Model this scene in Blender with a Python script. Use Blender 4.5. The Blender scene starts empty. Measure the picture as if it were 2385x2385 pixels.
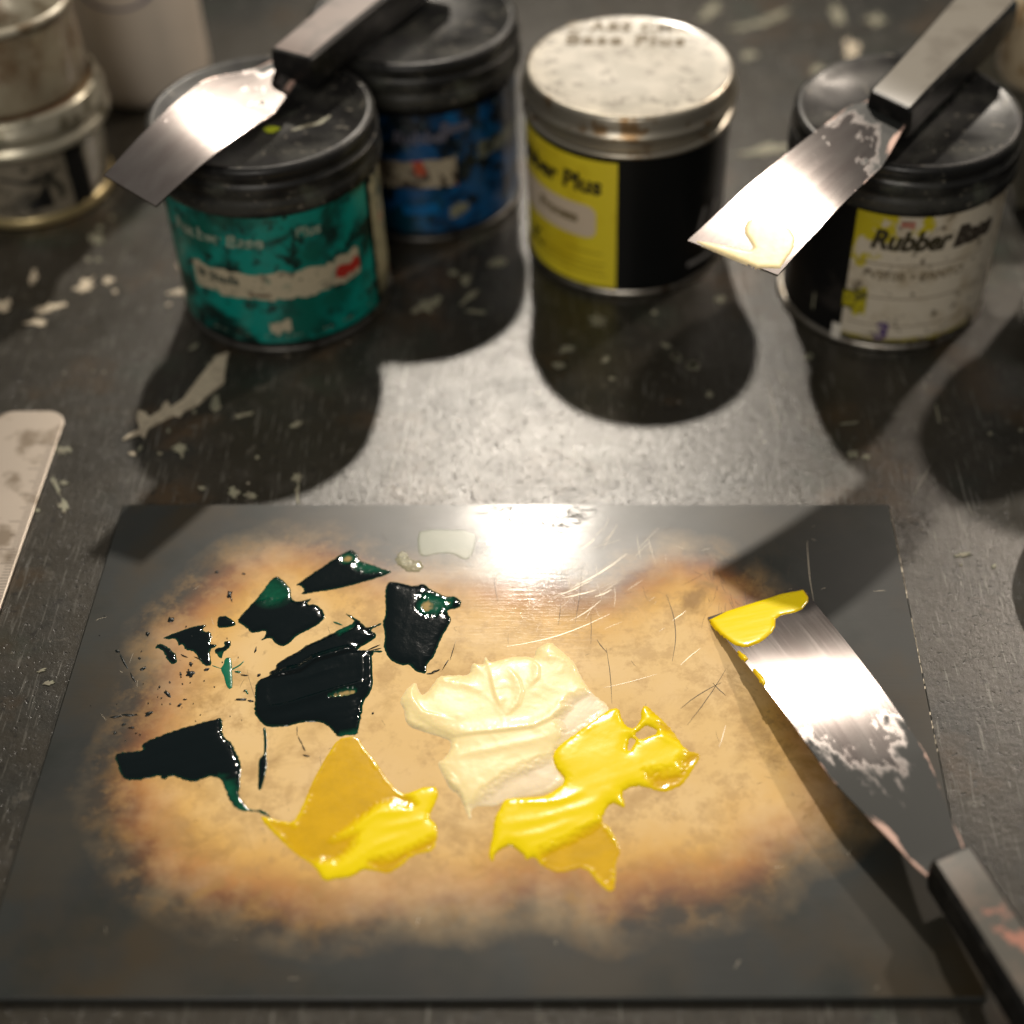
import bpy, math, random
import numpy as np
from mathutils import Vector, noise
random.seed(7)
sc = bpy.context.scene
COL = sc.collection

# ------------------------------------------------------------------ camera model
FPX, CX, CY, HCAM, PITCH = 3573., 1352., 1192.5, .45, math.radians(44.6)
cF = np.array([0, math.cos(PITCH), -math.sin(PITCH)]); cU = np.array([0, math.sin(PITCH), math.cos(PITCH)])
cR = np.array([1., 0, 0]); cC = np.array([0, 0, HCAM])
def ray(x, y): return cF + (x-CX)/FPX*cR - (y-CY)/FPX*cU
def G(x, y, z=0.):
    d = ray(x, y); return cC + d*((HCAM-z)/(-d[2]))
def hit_plane(x, y, o, n):
    d = ray(x, y); return cC + d*(np.dot(o-cC, n)/np.dot(d, n))
def Z(x0, y0, s, pts): return [(x0+p[0]*s, y0+p[1]*s) for p in pts]

# ------------------------------------------------------------------ helpers
def tag(o, label=None, cat=None, group=None, kind=None):
    if label: o['label'] = label
    if cat: o['category'] = cat
    if group: o['group'] = group
    if kind: o['kind'] = kind
    return o
def thing(name, loc, label, cat, group=None):
    o = bpy.data.objects.new(name, None); COL.objects.link(o); o.location = loc; o.empty_display_size = .02
    return tag(o, label, cat, group)
def obj(name, verts, faces, mats, parent=None, smooth=True, fm=None, loc=None, attrs=None, uv=None):
    me = bpy.data.meshes.new(name)
    me.from_pydata([tuple(map(float, v)) for v in verts], [], faces); me.update()
    for m in (mats if isinstance(mats, (list, tuple)) else [mats]): me.materials.append(m)
    if fm is not None: me.polygons.foreach_set('material_index', fm)
    me.polygons.foreach_set('use_smooth', [smooth]*len(me.polygons))
    for k, v in (attrs or {}).items():
        a = me.attributes.new(k, 'FLOAT', 'POINT'); a.data.foreach_set('value', np.asarray(v, dtype=np.float32))
    if uv is not None:
        l = me.uv_layers.new(name='UVMap'); idx = [lp.vertex_index for lp in me.loops]
        l.data.foreach_set('uv', np.asarray([uv[i] for i in idx], dtype=np.float32).ravel())
    o = bpy.data.objects.new(name, me); COL.objects.link(o)
    if parent: o.parent = parent
    if loc is not None: o.location = loc
    return o
def sharp(o, ang=35):
    me = o.data
    try: me.set_sharp_from_angle(angle=math.radians(ang))
    except Exception: pass
    return o
class MB:
    def __init__(s): s.v = []; s.f = []; s.m = []
    def add(s, v, f, m=0):
        b = len(s.v); s.v += [tuple(p) for p in v]; s.f += [tuple(i+b for i in q) for q in f]; s.m += [m]*len(f)
    def lathe(s, prof, n=96, m=0, a0=0., a1=2*math.pi, cx=0, cy=0):
        full = abs(a1-a0-2*math.pi) < 1e-6; k = n if full else n+1
        v = []
        for r, z in prof:
            for i in range(k):
                a = a0+(a1-a0)*i/n; v.append((cx+r*math.sin(a), cy-r*math.cos(a), z))
        f = []
        for j in range(len(prof)-1):
            for i in range(n):
                i2 = (i+1) % k if full else i+1
                f.append((j*k+i, j*k+i2, (j+1)*k+i2, (j+1)*k+i))
        s.add(v, f, m)
        return s
    def poly_prism(s, pts, z0, z1, m=0):
        n = len(pts)
        v = [(p[0], p[1], z0) for p in pts]+[(p[0], p[1], z1) for p in pts]
        f = [tuple(range(n, 2*n))]+[(i, (i+1) % n, n+(i+1) % n, n+i) for i in range(n)]
        s.add(v, f, m)
    def ribbon(s, pts, w, z, m=0):
        """thin flat strip following pts (xy), width w"""
        P = [np.array(p[:2]) for p in pts]; L = []; Rr = []
        for i, p in enumerate(P):
            t = P[min(i+1, len(P)-1)]-P[max(i-1, 0)]; t = t/(np.linalg.norm(t)+1e-12); n = np.array([-t[1], t[0]])
            ww = (w[i] if hasattr(w, '__len__') else w*(0.25+0.75*math.sin(math.pi*min(max(i/(len(P)-1), .04), .96))))/2
            L.append(p+n*ww); Rr.append(p-n*ww)
        v = [(q[0], q[1], z) for q in L]+[(q[0], q[1], z) for q in Rr]; k = len(P)
        s.add(v, [(k+i, k+i+1, i+1, i) for i in range(k-1)], m)
    def build(s, name, mats, parent=None, smooth=True, **k): return obj(name, s.v, s.f, mats, parent, smooth, s.m, **k)

# ------------------------------------------------------------------ materials
def srgb(r, g, b):
    c = lambda x: (x/12.92 if x <= .04045 else ((x+.055)/1.055)**2.4)
    return (c(r/255), c(g/255), c(b/255), 1)
class M:
    def __init__(s, name, base=(.5, .5, .5), rough=.5, metal=0., coat=0., coat_rough=.1, spec=.5):
        s.m = bpy.data.materials.new(name); s.m.use_nodes = True; s.t = s.m.node_tree; s.n = s.t.nodes; s.l = s.t.links
        s.p = s.n['Principled BSDF']; i = s.p.inputs
        i['Base Color'].default_value = (*base[:3], 1); i['Roughness'].default_value = rough; i['Metallic'].default_value = metal
        i['Coat Weight'].default_value = coat;  i['Coat Roughness'].default_value = coat_rough; i['Specular IOR Level'].default_value = spec
        s.tc = s.n.new('ShaderNodeTexCoord'); s.cur = None
    def vec(s, scale=(1, 1, 1), rot=(0, 0, 0), src='Object'):
        mp = s.n.new('ShaderNodeMapping'); mp.inputs['Scale'].default_value = scale; mp.inputs['Rotation'].default_value = rot
        s.l.new(s.tc.outputs[src], mp.inputs['Vector']); return mp.outputs['Vector']
    def noise(s, scale, detail=4, rough=.55, dist=0., vec=None, off=0.):
        n = s.n.new('ShaderNodeTexNoise'); n.inputs['Scale'].default_value = scale; n.inputs['Detail'].default_value = detail
        n.inputs['Roughness'].default_value = rough; n.inputs['Distortion'].default_value = dist
        v = vec or s.tc.outputs['Object']
        if off:
            a = s.n.new('ShaderNodeVectorMath'); a.operation = 'ADD'; a.inputs[1].default_value = (off, off*.7, off*1.3); s.l.new(v, a.inputs[0]); v = a.outputs[0]
        s.l.new(v, n.inputs['Vector']); return n.outputs['Fac']
    def voro(s, scale, vec=None, rand=1.):
        n = s.n.new('ShaderNodeTexVoronoi'); n.inputs['Scale'].default_value = scale; n.inputs['Randomness'].default_value = rand
        s.l.new(vec or s.tc.outputs['Object'], n.inputs['Vector']); return n.outputs['Distance']
    def ramp(s, fac, stops):
        r = s.n.new('ShaderNodeValToRGB'); e = r.color_ramp.elements
        while len(e) < len(stops): e.new(.5)
        for q, (p, c) in zip(e, stops):
            q.position = p; q.color = (c, c, c, 1) if not hasattr(c, '__len__') else (*c[:3], 1)
        s.l.new(fac, r.inputs['Fac']); return r.outputs['Color']
    def rng(s, fac, a, b, c=0., d=1.):
        r = s.n.new('ShaderNodeMapRange'); r.inputs[1].default_value = a; r.inputs[2].default_value = b
        r.inputs[3].default_value = c; r.inputs[4].default_value = d; s.l.new(fac, r.inputs[0]); return r.outputs[0]
    def math(s, op, a, b=None):
        n = s.n.new('ShaderNodeMath'); n.operation = op
        for i, x in enumerate((a, b)):
            if x is None: continue
            if isinstance(x, (int, float)): n.inputs[i].default_value = x
            else: s.l.new(x, n.inputs[i])
        return n.outputs[0]
    def attr(s, name):
        n = s.n.new('ShaderNodeAttribute'); n.attribute_name = name; return n.outputs['Fac']
    def mix(s, fac, a, b):
        n = s.n.new('ShaderNodeMix'); n.data_type = 'RGBA'
        if isinstance(fac, (int, float)): n.inputs[0].default_value = fac
        else: s.l.new(fac, n.inputs[0])
        for i, x in ((6, a), (7, b)):
            if isinstance(x, tuple): n.inputs[i].default_value = (*x[:3], 1)
            else: s.l.new(x, n.inputs[i])
        return n.outputs[2]
    def over(s, fac, col):
        a = s.cur if s.cur is not None else tuple(s.p.inputs['Base Color'].default_value)
        s.cur = s.mix(fac, a, col); s.l.new(s.cur, s.p.inputs['Base Color']); return s
    def blot(s, scale, lo, hi, col, detail=4, off=0., dist=0., vec=None):
        return s.over(s.rng(s.noise(scale, detail, off=off, dist=dist, vec=vec), lo, hi), col)
    def link(s, sock, out): s.l.new(out, s.p.inputs[sock]); return s
    def bump(s, h, strength=.3, dist=.001, target='Normal', prev=None):
        b = s.n.new('ShaderNodeBump'); b.inputs['Strength'].default_value = strength; b.inputs['Distance'].default_value = dist
        s.l.new(h, b.inputs['Height'])
        if prev: s.l.new(prev, b.inputs['Normal'])
        s.l.new(b.outputs[0], s.p.inputs[target]); return b.outputs[0]

def mk_table():
    a = M('steel_bench', (.026, .0225, .0155), .36, 0, .55, .17, .14)
    a.blot(9, .4, .62, (.042, .037, .028), 6)
    a.blot(14, .52, .66, (.022, .023, .020), 6, off=3)
    a.blot(60, .55, .75, (.052, .047, .039), 5, off=5)
    a.blot(20, .56, .68, (.058, .038, .020), 6, off=9); a.blot(17, .58, .7, (.030, .036, .026), 6, off=19); a.blot(120, .62, .7, (.075, .068, .055), 5, off=29); a.blot(240, .60, .68, (.018, .016, .013), 4, off=33)
    # scratches and rubbed grain
    a.blot(1, .60, .72, (.12, .115, .10), 3, off=2, vec=a.vec((900, 60, 1), (0, 0, .35)))
    # pits
    pit = a.rng(a.noise(420, 3, off=1), .62, .70)
    a.over(pit, (.02, .018, .016))
    # tiny pale paint specks
    sp = a.math('MULTIPLY', a.rng(a.voro(130), .12, .07), a.rng(a.noise(22, 3, off=6), .62, .66))
    a.over(sp, (.33, .30, .24))
    sp2 = a.math('MULTIPLY', a.rng(a.voro(60), .11, .07), a.rng(a.noise(13, 3, off=12), .66, .70))
    a.over(sp2, (.35, .31, .24))
    r = a.rng(a.noise(35, 6, off=4), .3, .7, .32, .46); a.link('Roughness', r); a.link('Coat Roughness', a.rng(a.noise(90, 6, off=8), .3, .7, .17, .29))
    h = a.math('SUBTRACT', a.noise(260, 8, .7, off=2), a.math('MULTIPLY', pit, .6))
    b = a.bump(h, .38, .0006); a.l.new(b, a.p.inputs['Coat Normal'])
    return a.m
def mk_plate():
    a = M('smoked_glass', (.021, .023, .022), .5, 0, .22, .10, .32)
    # worn dusty greys
    a.blot(11, .4, .62, (.030, .034, .032), 6); a.blot(19, .48, .66, (.040, .030, .016), 6, off=24); a.blot(30, .52, .68, (.014, .018, .016), 6, off=27)
    a.blot(16, .52, .68, (.040, .036, .027), 5, off=4)
    s = a.attr('stain')
    n1 = a.noise(40, 7, .62, dist=.3, off=2); n2 = a.noise(130, 6, .6, off=7)
    s = a.math('ADD', s, a.math('MULTIPLY', a.math('SUBTRACT', n1, .53), .011))
    s = a.math('ADD', s, a.math('MULTIPLY', a.math('SUBTRACT', n2, .5), .006))
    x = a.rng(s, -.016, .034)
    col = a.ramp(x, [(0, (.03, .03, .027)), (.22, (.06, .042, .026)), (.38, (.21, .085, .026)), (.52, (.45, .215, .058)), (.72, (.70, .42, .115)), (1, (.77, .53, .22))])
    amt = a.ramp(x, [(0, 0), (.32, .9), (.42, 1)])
    # golden brown blotches inside
    bl = a.rng(a.noise(62, 6, .65, dist=.4, off=11), .50, .68)
    bl = a.math('MULTIPLY', bl, a.attr('blotch'))
    col = a.mix(a.rng(a.noise(24, 5, .6, off=31), .42, .68, 0, .55), col, (.82, .60, .32)); col = a.mix(bl, col, (.34, .19, .05)); col = a.mix(a.rng(a.noise(85, 6, .7, off=41), .5, .62, 0, .45), col, (.42, .25, .09))
    bl2 = a.rng(a.noise(170, 5, .6, off=13), .66, .74)
    col = a.mix(a.math('MULTIPLY', bl2, .45), col, (.30, .19, .08))
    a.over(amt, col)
    a.link('Roughness', a.rng(x, .3, .6, .36, .6))
    hb = a.noise(1, 4, .7, vec=a.vec((60, 900, 1), (0, 0, .5)))
    a.link('Coat Roughness', a.rng(a.noise(30, 5, off=5), .3, .7, .08, .17))
    b = a.n.new('ShaderNodeBump'); b.inputs['Strength'].default_value = .06; b.inputs['Distance'].default_value = .0005
    a.l.new(hb, b.inputs['Height']); a.l.new(b.outputs[0], a.p.inputs['Coat Normal']); a.l.new(b.outputs[0], a.p.inputs['Normal'])
    return a.m
def mk_ink(name, thick, thin, seep, rough=.12, nb=.25, sss=0, coat=.3, spec=.4):
    a = M(name, thick, rough, 0, coat, .06, spec)
    t = a.attr('thin')
    a.over(a.ramp(t, [(0, 0), (.5, 1)]), a.mix(a.rng(a.noise(110, 6, .65, off=3), .42, .66, 0, .5), thin, tuple(c_*.72 for c_ in thin)))
    a.over(a.ramp(t, [(.55, 0), (1, 1)]), seep)
    a.bump(a.noise(300, 4, .55), nb, .0003)
    if sss:
        a.p.inputs['Subsurface Weight'].default_value = sss; a.p.inputs['Subsurface Radius'].default_value = (.002, .0015, .0006); a.p.inputs['Subsurface Scale'].default_value = 1.
    return a.m
INKG = mk_ink('dark_green_ink', (.0010, .0050, .0065), (.002, .085, .045), (.42, .30, .12), .08, .32, 0, .2, .32)
INKG2 = mk_ink('thin_green_ink', (.003, .16, .085), (.003, .16, .085), (.2, .3, .12), .2, .2)
INKY = mk_ink('yellow_ink', (.95, .75, .003), (.72, .43, .001), (.55, .33, .03), .22, .12, 0, .2, .35)
INKC = mk_ink('cream_ink', (1., .82, .42), (.92, .76, .50), (.62, .42, .25), .34, .2, .15, .10, .35)
INKG_DUST = M('ink_crumb', (.006, .012, .012), .3).m
TABLE = mk_table(); PLATE = mk_plate()
PLATE_EDGE = M('glass_edge', (.012, .014, .012), .4, 0, .2, .2, .3).m
SCR_L = M('light_scratch', (.72, .64, .50), .4, .25).m
SCR_D = M('dark_scratch', (.05, .035, .02), .6).m
FLECK = M('cream_paint_fleck', (.62, .54, .40), .6).blot(300, .4, .65, (.45, .38, .28)).m
FLECK_G = M('green_grey_fleck', (.27, .27, .19), .65).blot(260, .4, .65, (.20, .18, .13)).m
def steel(name, dark=0., brush=(20, 900, 20)):
    a = M(name, (.37, .335, .32), .3, 1.)
    n = a.noise(1, 4, .6, vec=a.vec((3, 160, 1), src='UV'))
    a.link('Roughness', a.rng(n, .3, .7, .14, .18))
    a.cur = None
    a.over(a.rng(a.noise(1, 5, .6, off=3, vec=a.vec((6, 5, 1), src='UV')), .35, .7), (.30, .26, .25))
    sx = a.n.new('ShaderNodeSeparateXYZ'); a.l.new(a.tc.outputs['UV'], sx.inputs[0]); s, t = sx.outputs[0], sx.outputs[1]
    edge = a.math('ABSOLUTE', a.math('SUBTRACT', t, .5))
    nn = a.noise(1, 6, .6, off=8, vec=a.vec((9, 5, 1), src='UV'))
    # pinkish dried paint along the edges toward the heel
    e = a.math('ADD', a.math('ADD', edge, a.math('MULTIPLY', s, .25)), a.math('MULTIPLY', a.math('SUBTRACT', nn, .5), .45))
    em = a.rng(e, .67, .71)
    # dark dried paint near the heel, tongue shaped
    d = a.math('ADD', a.math('ADD', s, a.math('MULTIPLY', edge, .35)), a.math('MULTIPLY', a.math('SUBTRACT', nn, .5), .5))
    dm = a.rng(d, .86-dark, .95-dark)
    n3 = a.noise(1, 5, .6, off=21, vec=a.vec((11, 4, 1), (0, 0, .5), src='UV'))
    d2 = a.math('MULTIPLY', a.rng(n3, .64, .68), a.rng(s, .35, .5))
    dm = a.math('MAXIMUM', dm, d2)
    a.over(dm, (.028, .03, .028)); a.over(em, (.66, .44, .36))
    both = a.math('MAXIMUM', dm, em)
    a.link('Metallic', a.rng(both, 0, 1, 1, 0)); a.link('Roughness', a.math('ADD', a.math('MULTIPLY', both, .4), a.rng(n, .3, .7, .11, .15))); a.p.inputs['Specular IOR Level'].default_value = .3
    a.bump(n, .015, .0002)
    return a.m
STEEL = steel('knife_steel', 0.16); STEEL2 = steel('knife_steel_stained', 0.02); STEEL3 = steel('knife_steel_clean', -.12)
BLACKP = M('black_handle_plastic', (.008, .008, .008), .38, 0, 0, .1, .3).blot(160, .5, .7, (.03, .028, .025)).m
a = M('worn_handle_top', (.050, .046, .034), .36); a.blot(70, .48, .6, (.095, .072, .052)); a.blot(75, .58, .64, (.36, .14, .09), off=3); HTOP = a.m
LIDP = M('black_lid_plastic', (.011, .011, .011), .36, 0, 0, .1, .35)
LIDP.blot(50, .45, .62, (.042, .042, .037), 7); LIDP.blot(200, .63, .69, (.13, .12, .10), off=5); LIDP.blot(30, .62, .68, (.07, .075, .06), 7, off=15); LIDP.link('Roughness', LIDP.rng(LIDP.noise(40, 6, off=2), .3, .7, .22, .55)); LIDP.bump(LIDP.noise(150, 4), .12, .0006); LIDP = LIDP.m
TINB = M('black_tin', (.007, .007, .007), .32, 0, 0, .1, .25).blot(40, .6, .68, (.025, .022, .02)).m
TINR = M('tin_rim', (.42, .39, .34), .35, 1.).blot(120, .5, .65, (.12, .09, .06)).m
TIND = M('dark_tin_rim', (.11, .105, .095), .4, .8).blot(120, .5, .65, (.04, .035, .03)).m

# ------------------------------------------------------------------ bench top
TAB_MB = MB(); TAB_MB.add([(-1.6, -.6, 0), (1.6, -.6, 0), (1.6, 2.6, 0), (-1.6, 2.6, 0)], [(0, 1, 2, 3)], 0)
TAB_MB.add([(-1.6, -.6, -.03), (1.6, -.6, -.03), (1.6, 2.6, -.03), (-1.6, 2.6, -.03)], [(3, 2, 1, 0)], 0)
TAB_MB.add([(-1.6, -.6, -.03), (1.6, -.6, -.03), (1.6, -.6, 0), (-1.6, -.6, 0)], [(0, 1, 2, 3)], 0)
def ragged(cx, cy, rx, ry, rot=0., n=22, j=.5):
    out = []
    for i in range(n):
        a_ = 2*math.pi*i/n; r_ = 1+random.uniform(-j, j); x = rx*r_*math.cos(a_); y = ry*r_*math.sin(a_)
        out.append((cx+x*math.cos(rot)-y*math.sin(rot), cy+x*math.sin(rot)+y*math.cos(rot)))
    return out
def fleck(poly, m=1, h=.0004):
    TAB_MB.poly_prism([G(x, y)[:2] for x, y in reversed(poly)], .00002, h, m)
z1 = .46584
for (x, y, rx, ry, ro, m) in [
    (425, 1435, 55, 28, -.5, 1), (540, 1405, 26, 18, 0, 1), (575, 1460, 12, 9, 0, 1), (240, 1540, 70, 18, -.2, 1), (185, 1610, 48, 16, 0, 1),
    (170, 1375, 16, 42, .2, 1), (890, 1462, 40, 17, -.1, 1), (900, 1330, 15, 14, 0, 1), (845, 1525, 9, 8, 0, 1), (10, 1530, 40, 26, -.4, 1),
    (1090, 1850, 45, 60, .5, 2), (480, 1190, 40, 26, .4, 2), (500, 1140, 14, 10, 0, 2), (440, 1300, 10, 9, 0, 2), (490, 1300, 10, 9, 0, 2), (5, 1090, 22, 30, 0, 1),
    (560, 1090, 12, 8, 0, 2), (970, 1735, 26, 7, -.5, 2)]:
    fleck(ragged(x*z1, y*z1, rx*z1, ry*z1, ro), m)
for (x, y, rx, ry, ro, m) in [  # offset 700
    (635, 1530, 65, 34, -.2, 2), (760, 1365, 24, 14, .2, 2), (985, 1315, 36, 18, -.1, 2), (830, 1400, 26, 22, -.8, 2), (850, 1480, 60, 12, -.7, 2), (880, 1560, 40, 7, .1, 2),
    (1490, 1600, 40, 28, .6, 2), (1330, 1745, 36, 16, -.2, 2), (1290, 1825, 26, 14, 0, 2), (1770, 1565, 12, 10, 0, 2), (1875, 1785, 22, 16, .5, 2), (1525, 1800, 18, 10, -.5, 2), (1830, 1730, 26, 9, .3, 2), (1555, 1895, 14, 8, 0, 2)]:
    fleck(ragged(700+x*z1, y*z1, rx*z1, ry*z1, ro), m)
for (x, y, rx, ry, ro, m) in [  # offset 1485
    (650, 750, 130, 22, -.15, 2), (1010, 80, 60, 26, 1.1, 2), (1190, 100, 50, 24, 0, 2), (1065, 250, 32, 44, 0, 1), (905, 350, 34, 22, 0, 2), (555, 280, 34, 18, -.4, 2),
    (415, 1500, 26, 14, 0, 2), (850, 1785, 16, 11, 0, 2), (190, 1785, 22, 16, 0, 2), (275, 1830, 26, 22, 0, 2), (600, 120, 120, 12, -.2, 2), (360, 60, 60, 26, -.8, 2), (1220, 360, 40, 22, .4, 1), (700, 80, 60, 14, -.3, 2)]:
    fleck(ragged(1485+x*z1, y*z1, rx*z1, ry*z1, ro), m)
s2 = .36232  # offset (0,900): long dried streak
fleck(Z(0, 900, s2, [(790, 350), (830, 315), (900, 280), (880, 210), (895, 160), (940, 175), (960, 205), (1030, 165), (1060, 110), (1080, 100), (1100, 140), (1180, 90), (1230, 20), (1290, -60), (1400, -190), (1470, -210), (1450, -130), (1440, -20), (1340, 60), (1280, 120), (1190, 160), (1160, 200), (1120, 190), (960, 270), (930, 340), (900, 310)]), 1, .0009)
fleck(Z(0, 900, s2, [(1350, 140), (1370, 70), (1400, 50), (1420, 140), (1380, 165)]), 2)
for (x, y, rx, ry, ro, m) in [(400, 410, 46, 26, .1, 2), (1160, 400, 42, 24, 0, 2), (1170, 440, 12, 20, 0, 2), (1030, 435, 18, 9, 0, 2), (850, 435, 22, 12, 0, 1), (900, 400, 22, 10, -.7, 2), (360, 640, 14, 60, -.4, 2), (410, 620, 26, 14, 0, 2), (410, 770, 24, 40, -.5, 2),
    (1505, 690, 34, 36, 0, 2), (1610, 705, 34, 22, .2, 2), (1570, 185, 60, 12, -.2, 2), (1910, 590, 30, 26, -.5, 2), (1912, 700, 12, 70, 0, 2), (1655, 460, 14, 10, 0, 2), (1295, 655, 20, 12, 0, 2), (240, 800, 18, 10, 0, 2), (1900, 250, 40, 14, -.4, 2), (1250, 165, 12, 12, 0, 2), (1085, 290, 12, 12, 0, 2), (270, 1830, 26, 8, -.4, 2), (310, 1910, 40, 12, -.2, 2)]:
    fleck(ragged(x*s2, 900+y*s2, rx*s2, ry*s2, ro), m)
s3 = .40632  # offset (1600,700)
for (x, y, rx, ry, ro, m) in [(35, 370, 30, 20, 0, 2), (130, 540, 20, 16, 0, 2), (700, 320, 18, 12, 0, 2), (950, 880, 26, 22, .3, 2), (1028, 895, 20, 16, 0, 2), (1585, 1460, 40, 12, -.1, 2), (1570, 1518, 8, 6, 0, 2), (1760, 1525, 9, 11, 0, 2), (1740, 765, 10, 8, 0, 2), (1915, 745, 11, 9, 0, 2), (930, 705, 46, 5, -.1, 2), (1435, 650, 8, 40, -.2, 2)]:
    fleck(ragged(1600+x*s3, 700+y*s3, rx*s3, ry*s3, ro), m)
for k in range(46):   # fine scratches on the bench
    x, y = random.uniform(850, 2350), random.uniform(760, 1150); L = random.uniform(12, 60); an = random.gauss(1.25, .35)
    p = [G(x+L*t*math.cos(an), y+L*t*math.sin(an)) for t in (0, .33, .66, 1)]
    TAB_MB.ribbon(p, random.uniform(.00012, .0003), .0002, 3 if random.random() < .35 else 4)
for seg in [[(458, 455), (475, 520), (500, 640), (530, 740)], [(1540, 920), (1590, 1130), (1640, 1240)], [(1400, 940), (1330, 1060), (1300, 1120)]]:
    TAB_MB.ribbon([G(1600+x*s3, 700+y*s3) for x, y in seg], .0004, .0003, 4)
TAB_MB.ribbon([G(700+x*.41408, 800+y*.41408) for x, y in [(960, 830), (965, 860), (980, 890)]], .0008, .0003, 3)
tb = TAB_MB.build('table_surface', [TABLE, FLECK, FLECK_G, M('deep_scratch', (.015, .013, .012), .6).m, M('shallow_scratch', (.22, .21, .18), .4, .3).m], smooth=False)
tag(tb, kind='structure')

# ------------------------------------------------------------------ glass mixing slab
PT = .0026
slab = thing('mixing_slab', (G(1180, 1700)[0], G(1180, 1700)[1], 0), 'smoked glass mixing slab with amber stained centre', 'mixing slab')
so = np.array(slab.location)
c = [G(288, 1176, PT), G(2069, 1176, PT), G(2297, 2322, PT), G(-64, 2322, PT)]
def sdist(P, poly):
    """signed distance (positive inside) for array P (n,2) to polygon"""
    Q = np.array(poly)[:, :2]; d = np.full(len(P), 1e9); ins = np.zeros(len(P), bool)
    for i in range(len(Q)):
        a_, b_ = Q[i], Q[(i+1) % len(Q)]; e = b_-a_; w = P-a_
        t = np.clip((w@e)/(e@e+1e-18), 0, 1); d = np.minimum(d, np.hypot(*(w-t[:, None]*e).T))
        cnd = ((a_[1] > P[:, 1]) != (b_[1] > P[:, 1]))
        with np.errstate(divide='ignore', invalid='ignore'):
            xi = (b_[0]-a_[0])*(P[:, 1]-a_[1])/(b_[1]-a_[1])+a_[0]
        ins ^= cnd & (P[:, 0] < xi)
    return np.where(ins, d, -d)
D = 1.23447
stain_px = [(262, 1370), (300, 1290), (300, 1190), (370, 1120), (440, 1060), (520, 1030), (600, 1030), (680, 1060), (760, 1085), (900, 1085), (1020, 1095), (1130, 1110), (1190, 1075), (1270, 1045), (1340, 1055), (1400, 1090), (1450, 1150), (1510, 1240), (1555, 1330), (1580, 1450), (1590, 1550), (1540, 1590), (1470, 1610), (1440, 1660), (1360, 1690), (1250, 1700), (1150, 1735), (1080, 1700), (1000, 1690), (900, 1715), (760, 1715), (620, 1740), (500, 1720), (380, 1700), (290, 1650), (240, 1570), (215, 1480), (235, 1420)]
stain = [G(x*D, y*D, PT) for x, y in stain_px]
brown = [[G(x*D, y*D, PT) for x, y in q] for q in ([(1420, 1350), (1600, 1350), (1640, 1620), (1480, 1660), (1380, 1560)], [(240, 1560), (420, 1580), (600, 1690), (760, 1700), (700, 1760), (300, 1740)], [(1200, 1040), (1340, 1030), (1420, 1120), (1400, 1210), (1250, 1150)], [(1330, 1210), (1470, 1240), (1480, 1340), (1340, 1330)], [(820, 1610), (1200, 1640), (1300, 1740), (830, 1740)], [(330, 1300), (480, 1290), (470, 1380), (320, 1370)])]
nx, ny = 220, 170
U_ = np.linspace(0, 1, nx); V_ = np.linspace(0, 1, ny); gv = []
for v in V_:
    for u in U_:
        gv.append((c[0]*(1-u)+c[1]*u)*(1-v)+(c[3]*(1-u)+c[2]*u)*v)
gv = np.array(gv); P2 = gv[:, :2]
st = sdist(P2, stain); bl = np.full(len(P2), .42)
for q in brown: bl = np.maximum(bl, np.clip((sdist(P2, q)+.012)/.02, 0, 1))
gf = [((j+1)*nx+i, (j+1)*nx+i+1, j*nx+i+1, j*nx+i) for j in range(ny-1) for i in range(nx-1)]
obj('glass_sheet', gv-so, gf, [PLATE], slab, True, attrs={'stain': st, 'blotch': bl})
mb = MB(); cc = [p-so for p in (c[0], c[1], c[2], c[3])]
w = .0006
for i in range(4):
    p, q = cc[i], cc[(i+1) % 4]; e = (q-p)/np.linalg.norm(q-p); n_ = np.array([e[1], -e[0], 0])*-1
    n_ = n_ if np.dot(n_, (p+q)/2) > 0 else -n_
    mb.add([p, q, q+n_*w-np.array([0, 0, w]), p+n_*w-np.array([0, 0, w])], [(0, 1, 2, 3)])
    mb.add([p+n_*w-np.array([0, 0, w]), q+n_*w-np.array([0, 0, w]), (q+n_*w)*[1, 1, 0], (p+n_*w)*[1, 1, 0]], [(0, 1, 2, 3)])
mb.build('polished_edge', PLATE_EDGE, slab, False)
sm = MB(); ZS = PT+.00006
def pl(x, y): return G(x, y, PT)-so
zG = .41408
def scr(pts, w, m): 
    sm.ribbon([pl(*p) for p in pts], w, ZS, m)
def curve(p0, p1, bow, n=9):
    (x0, y0), (x1, y1) = p0, p1; o = []
    for i in range(n):
        t = i/(n-1); k = math.sin(math.pi*t)*bow; dx, dy = x1-x0, y1-y0; L = math.hypot(dx, dy)
        o.append((x0+dx*t-dy/L*k+random.uniform(-.4, .4), y0+dy*t+dx/L*k+random.uniform(-.4, .4)))
    return o
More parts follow.
